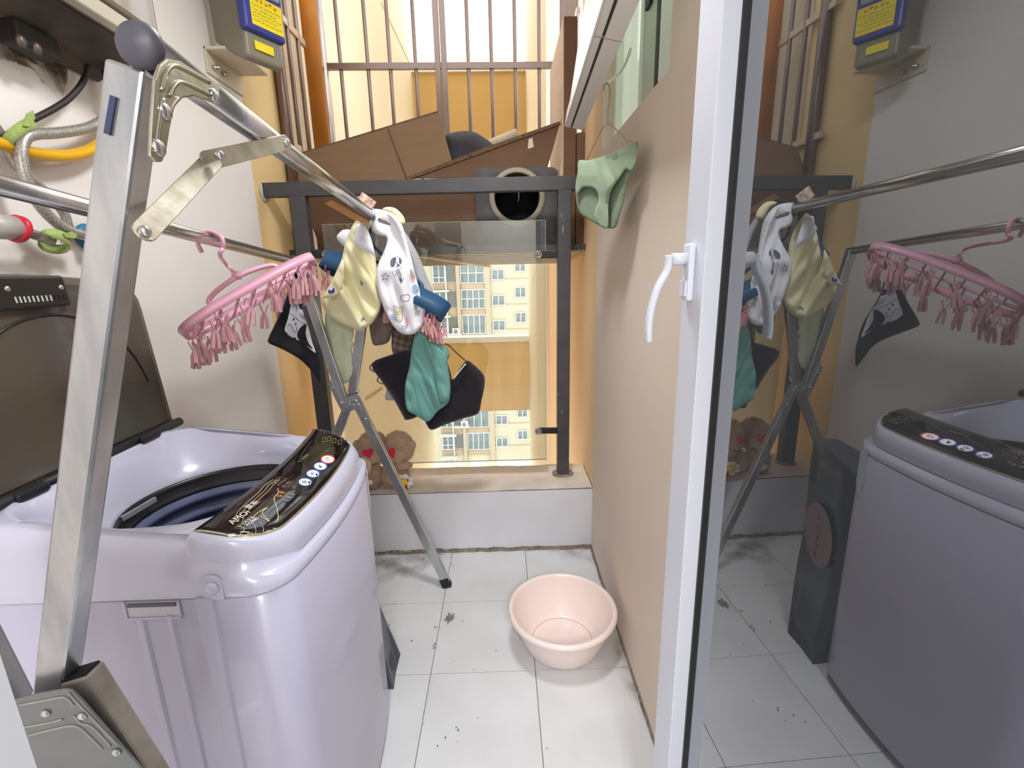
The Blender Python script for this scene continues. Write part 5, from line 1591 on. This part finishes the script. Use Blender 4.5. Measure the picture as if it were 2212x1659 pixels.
# pet house
M_felt = mat('grey_felt', (92, 90, 92), 0.95, sheen=0.3, noise_amt=0.5, noise_scale=20, rgb2=(80, 78, 80), bump=0.3, bump_scale=150)
ph = empty('pet_house', (0.08, 2.9, ZS), 'grey felt pet house with a round beige-rimmed hole on the cage shelf', 'pet house')
YH = 2.735
hc = at(1117, 426, y=YH)
x0_, x1_ = at(1028, 450, y=YH).x, at(1206, 450, y=YH).x
zt_ = at(1120, 362, y=YH).z
outer = [(x0_, ZS), (x1_, ZS), (x1_, zt_ - 0.03), (x1_ - 0.03, zt_), (x0_ + 0.03, zt_), (x0_, zt_ - 0.03)]
oc = curve_pts([(a, b, 0) for a, b in outer], 1, True)
n_ = 48
def on_rect(a):
    dx, dz = math.cos(a), math.sin(a)
    t = min((x1_ - hc.x) / dx if dx > 1e-6 else 1e9, (x0_ - hc.x) / dx if dx < -1e-6 else 1e9, (zt_ - hc.z) / dz if dz > 1e-6 else 1e9, (ZS - hc.z) / dz if dz < -1e-6 else 1e9)
    return Vector((hc.x + dx * t, 0, hc.z + dz * t))
RH = 0.128
lp0 = [Vector((on_rect(2 * PI * k / n_).x, YH, on_rect(2 * PI * k / n_).z)) for k in range(n_)]
lpo = [Vector((p.x, YH + 0.40, p.z)) for p in lp0]
lph = [Vector((hc.x + RH * math.cos(2 * PI * k / n_), YH, hc.z + RH * 1.05 * math.sin(2 * PI * k / n_))) for k in range(n_)]
lpi = [Vector((p.x, YH + 0.025, p.z)) for p in lph]
loft([lpo, lp0, lph, lpi], True, False).build('felt_box', M_felt, ph, recalc=True)
MB().lathe([(0.128, 0.02), (0.13, 0.30), (0.0, 0.31)], (hc.x, YH, hc.z), 32, Matrix.Rotation(-PI / 2, 4, 'X'), cap=False).build('inside_lining', mat('black_lining', (22, 22, 26), 0.95), ph)
MB().lathe([(0.128, -0.006), (0.150, -0.006), (0.152, 0.002), (0.128, 0.004), (0.120, 0.002), (0.128, -0.006)], (hc.x, YH, hc.z), 40, Matrix.Rotation(-PI / 2, 4, 'X'), cap=False).build('hole_rim', mat('beige_felt_rim', (168, 158, 142), 0.95), ph)
MB().tube([at(1120, 412, y=YH - 0.01), at(1121, 425, y=YH - 0.012), at(1119, 436, y=YH - 0.01)], 0.0015, 5).build('loose_thread', M_chip, ph)
pil_ = pillow([(962, 300), (972, 288), (1000, 283), (1024, 285), (1044, 296), (1060, 308), (1072, 322), (1068, 345), (1000, 365), (968, 362)], 3.02, 0.16, folds(0.01, 20, 0.03, 51), 7, 26)
tag(pil_.build('cushion', mat('charcoal_cushion', (62, 58, 64), 0.9, bump=0.2, bump_scale=120)), 'charcoal cushion lying in the open cardboard box', 'cushion')
ra, rb_ = at(1064, 312, y=3.05), at(1118, 290, y=3.05)
rl = MB().tube([ra + Vector((-0.1, 0.03, -0.05)), ra, rb_], 0.032, 18)
tag(rl.build('rolled_mat', mat('beige_roll', (196, 178, 158), 0.8)), 'beige rolled mat sticking out of the cardboard box', 'mat')

# ------------------------------------------------------------------ plush toys on the parapet
M_fur = mat('brown_plush', (180, 150, 124), 0.95, sheen=0.4, noise_amt=0.5, noise_scale=30, rgb2=(160, 130, 104))
M_heart = mat('red_felt_heart', (206, 36, 66), 0.8)
M_petal = mat('white_felt_petal', (226, 220, 212), 0.8)
M_dais = mat('yellow_daisy_centre', (238, 200, 50), 0.7)
def furry(parent, shapes, n, ln, seed):
    """body of smooth blobs plus short tufts standing on them"""
    rnd_ = random.Random(seed)
    tf = MB()
    for c_, r_ in shapes:
        k = int(n * (r_[0] * r_[2]) / 0.004)
        for _ in range(k):
            a, zz = rnd_.uniform(0, 2 * PI), rnd_.uniform(-1, 1)
            s = math.sqrt(1 - zz * zz)
            nrm = Vector((s * math.cos(a), s * math.sin(a), zz))
            p = Vector(c_) + Vector((nrm.x * r_[0], nrm.y * r_[1], nrm.z * r_[2])) * 0.97
            d = (nrm + Vector((rnd_.uniform(-.5, .5), rnd_.uniform(-.5, .5), rnd_.uniform(-.9, .1)))).normalized() * ln * rnd_.uniform(0.6, 1.3)
            t = d.orthogonal().normalized() * 0.0016
            tf.faces([p - t, p + t, p + d], [(0, 1, 2)])
    o = tf.build('fur', M_fur, parent, kind='stuff', recalc=False)
    return o
def heart(c, s, par, rot):
    m = MB()
    pts = []
    for k in range(28):
        t = 2 * PI * k / 28
        x = 0.062 * 16 * math.sin(t) ** 3
        z = 0.062 * (13 * math.cos(t) - 5 * math.cos(2 * t) - 2 * math.cos(3 * t) - math.cos(4 * t))
        xr = x * math.cos(rot) - z * math.sin(rot); zr = x * math.sin(rot) + z * math.cos(rot)
        pts.append(c + Vector((xr * s, 0, zr * s)))
    m.prism(pts, (0, 0.008, 0))
    return m.build('heart_tongue', M_heart, par, bevel=0.002)
YT = 2.40
def plush(u0, cx_u, label, flower, hrot, hu, hv):
    def pt(u, v, dy=0): return at(u, v, y=YT + dy)
    k = 2.55 / FPX
    base = pt(cx_u, 1058)
    root = empty('plush_toy', (base.x, YT, ZP), label, 'plush toy', 'plush toys on the parapet')
    hd = pt(cx_u + 4, 968); bd = pt(cx_u - 3, 1024)
    shapes = [((hd.x, YT + 0.01, hd.z), (0.084, 0.06, 0.092)), ((bd.x, YT, bd.z - 0.008), (0.076, 0.06, 0.085)), ((bd.x, YT, ZP + 0.030), (0.07, 0.055, 0.032))]
    body_ = MB().blob(shapes[1][0], shapes[1][1], seg=24, rng=16, amp=0.010, fr=40).build('plush_body', M_fur, root)
    head_ = MB().blob(shapes[0][0], shapes[0][1], seg=24, rng=16, amp=0.012, fr=36).build('plush_head', M_fur, root)
    MB().blob(shapes[2][0], shapes[2][1], seg=20, rng=12, amp=0.006, fr=40).build('plush_foot', M_fur, root)
    muz = pt(cx_u + (2 if flower else 6), 976)
    MB().blob((muz.x, YT - 0.045, muz.z - 0.006), (0.055, 0.022, 0.042), seg=18, rng=12, amp=0.006, fr=50).build('muzzle', M_fur, head_)
    hh = pt(hu, hv)
    heart(Vector((hh.x, YT - 0.076, hh.z)), 0.029, head_, hrot)
    furry(root, shapes, 620, 0.012, u0)
    ear = pt(cx_u + (34 if flower else -30), 962)
    MB().blob((ear.x, YT, ear.z), (0.022, 0.016, 0.028), seg=14, rng=10, amp=0.006, fr=60).build('ear', M_fur, head_)
    if flower:
        arm = pt(873, 1000)
        MB().blob((arm.x, YT - 0.03, arm.z), (0.05, 0.03, 0.026), seg=18, rng=12, amp=0.008, fr=50).build('arm', M_fur, root)
        fc = pt(876, 1028); fc.y = YT - 0.08
        fl_ = MB().blob(fc, (0.027, 0.010, 0.019), seg=20, rng=10).build('daisy_centre', M_dais, root)
        for q in range(8):
            a = 2 * PI * q / 8 + 0.4
            MB().blob(fc + Vector((0.040 * math.cos(a), 0.006, 0.031 * math.sin(a))), (0.019, 0.008, 0.014), seg=14, rng=8).build('petal', M_petal, fl_)
        tagp = pt(884, 1038)
        MB().blob((tagp.x, YT - 0.086, tagp.z), (0.008, 0.006, 0.014), seg=12, rng=8).build('red_bead', mat('dark_red_bead', (150, 40, 44), 0.5), fl_)
        gl_ = pt(888, 1021)
        MB().blob((gl_.x, YT - 0.094, gl_.z), (0.007, 0.004, 0.006), seg=10, rng=6).build('leaf_bead', mat('dull_green_bead', (80, 110, 84), 0.6), fl_)
    else:
        pw_ = pt(802, 1030)
        MB().blob((pw_.x, YT - 0.072, pw_.z), (0.030, 0.014, 0.017), seg=18, rng=10).build('white_paw', M_petal, root)
        MB().blob((pw_.x - 0.01, YT - 0.058, pw_.z + 0.09), (0.036, 0.012, 0.05), seg=18, rng=10).build('belly_patch', mat('cream_plush', (196, 180, 150), 0.95), body_)
    return root
plush(3, 801, 'brown plush toy with a red heart tongue, nearest the washing machine', False, 0.2, 803, 968)
plush(9, 856, 'brown plush toy with a red heart tongue holding a white daisy', True, 0.5, 851, 968)

# ------------------------------------------------------------------ pink basin and odds and ends on the floor
M_bas = mat('pale_pink_plastic', (238, 222, 216), 0.22, coat=0.3, sss=0.1)
bc = Vector((0.212, 1.640, 0.0))
prof = [(0.0, 0.010), (0.120, 0.010), (0.134, 0.014), (0.142, 0.024), (0.170, 0.085), (0.192, 0.135), (0.197, 0.160), (0.199, 0.168), (0.205, 0.173), (0.214, 0.172), (0.220, 0.164), (0.219, 0.155), (0.213, 0.148), (0.205, 0.148), (0.200, 0.140), (0.184, 0.088), (0.156, 0.020), (0.146, 0.004), (0.138, 0.0), (0.0, 0.002)]
bas = MB().lathe(prof, bc, 72).build('wash_basin', M_bas, base=True)
tag(bas, 'round pale pink plastic basin standing on the floor tiles', 'basin')
MB().lathe([(0.121, 0.0108), (0.124, 0.0124), (0.127, 0.0108)], bc, 60, cap=False).build('floor_ring', mat('pink_ring', (216, 186, 176), 0.3), bas)
db = MB()
rnd = random.Random(11)
def flake(c, s, n=5):
    a0 = rnd.uniform(0, 6)
    pts = [c + Vector((math.cos(a0 + 2 * PI * k / n) * s * rnd.uniform(0.4, 1.3), math.sin(a0 + 2 * PI * k / n) * s * rnd.uniform(0.4, 1.3), 0.0012 + rnd.uniform(0, 0.002))) for k in range(n)]
    db.prism(pts, (0, 0, 0.0012))
for (u, v, s) in ((820, 1303, .004), (852, 1305, .006), (846, 1322, .003), (841, 1350, .004), (890, 1385, .007), (852, 1385, .004), (850, 1405, .004), (912, 1233, .003), (910, 1265, .004), (953, 1295, .003), (976, 1220, .004), (980, 1224, .004), (1000, 1342, .004), (1072, 1407, .004), (1023, 1448, .004), (980, 1428, .003), (986, 1573, .004), (990, 1578, .005), (962, 1595, .004), (1033, 1552, .003), (945, 1612, .004), (915, 1565, .003), (1182, 1618, .003), (988, 1604, .003), (860, 1504, .003), (935, 1396, .003)):
    flake(at(u, v, z=0.0), s * 0.6)
tag(db.build('floor_crumbs', mat('dark_crumbs', (72, 66, 62), 0.9), kind='stuff'), 'dark crumbs scattered over the floor tiles', 'crumbs')
lf_ = MB()
c = at(972, 1337, z=0)
for k in range(7):
    a = k * 0.9
    d = Vector((math.cos(a), math.sin(a), 0))
    t = Vector((-d.y, d.x, 0))
    L_ = 0.022 + 0.008 * (k % 3)
    P = [c, c + d * L_ * 0.5 + t * 0.006 + Vector((0, 0, 0.008)), c + d * L_ + Vector((0, 0, 0.004 + 0.004 * (k % 2))), c + d * L_ * 0.5 - t * 0.006 + Vector((0, 0, 0.006))]
    lf_.prism([p + Vector((0, 0, 0.001)) for p in P], (0, 0, 0.0008))
tag(lf_.build('lint_scrap', mat('grey_lint', (128, 126, 122), 0.95), base=True), 'scrap of grey lint lying on the floor tiles left of the basin', 'lint')
lg = MB()
for (u, v) in ((941, 1356), (938, 1400), (940, 1392)):
    flake_c = at(u, v, z=0)
    for k in range(3):
        d = Vector((math.cos(k * 2.1 + u), math.sin(k * 2.1 + u), 0))
        lg.beam(flake_c + Vector((0, 0, 0.002)), flake_c + d * 0.008 + Vector((0, 0, 0.003)), 0.003, 0.001, Vector((0.3, 0.5, 0)))
tag(lg.build('lint_threads', mat('grey_thread', (136, 134, 130), 0.95), kind='stuff'), 'bits of grey lint thread along the tile joint', 'lint')

# old water stains on the tiles along the walls
M_fst = stain_mat('floor_stain', (136, 126, 114), 0.0, 0.42, 13)
_nt = M_fst.node_tree
_pb = _nt.nodes['Principled BSDF']
_src = _pb.inputs['Alpha'].links[0].from_socket
_at = _nt.nodes.new('ShaderNodeAttribute'); _at.attribute_name = 'fade'
_mu = _nt.nodes.new('ShaderNodeMath'); _mu.operation = 'MULTIPLY'
_nt.links.new(_src, _mu.inputs[0]); _nt.links.new(_at.outputs['Fac'], _mu.inputs[1]); _nt.links.new(_mu.outputs[0], _pb.inputs['Alpha'])
def fblot(pts, nm, pos=lambda u, v: at(u, v, z=0.0008), soft=16, par=floor):
    V, T, D = fill2d([(p.x, p.y) for p in curve_pts([(a, b, 0) for a, b in pts], 4, True)], 6)
    mb = MB()
    mb.faces([pos(p.x, p.y) for p in V], [tuple(t) for t in T])
    o = mb.build(nm, M_fst, par, recalc=False)
    at_ = o.data.attributes.new('fade', 'FLOAT', 'POINT')
    for i, d in enumerate(D):
        at_.data[i].value = min(1.0, d / soft)
    return o
fblot([(1150, 1176), (1284, 1168), (1330, 1240), (1352, 1296), (1316, 1270), (1270, 1216), (1210, 1208)], 'floor_stain')
fblot([(1318, 1396), (1346, 1380), (1400, 1520), (1420, 1600), (1372, 1530), (1340, 1470)], 'floor_stain')
fblot([(800, 1206), (870, 1190), (960, 1190), (930, 1226), (870, 1256), (800, 1262)], 'floor_stain')
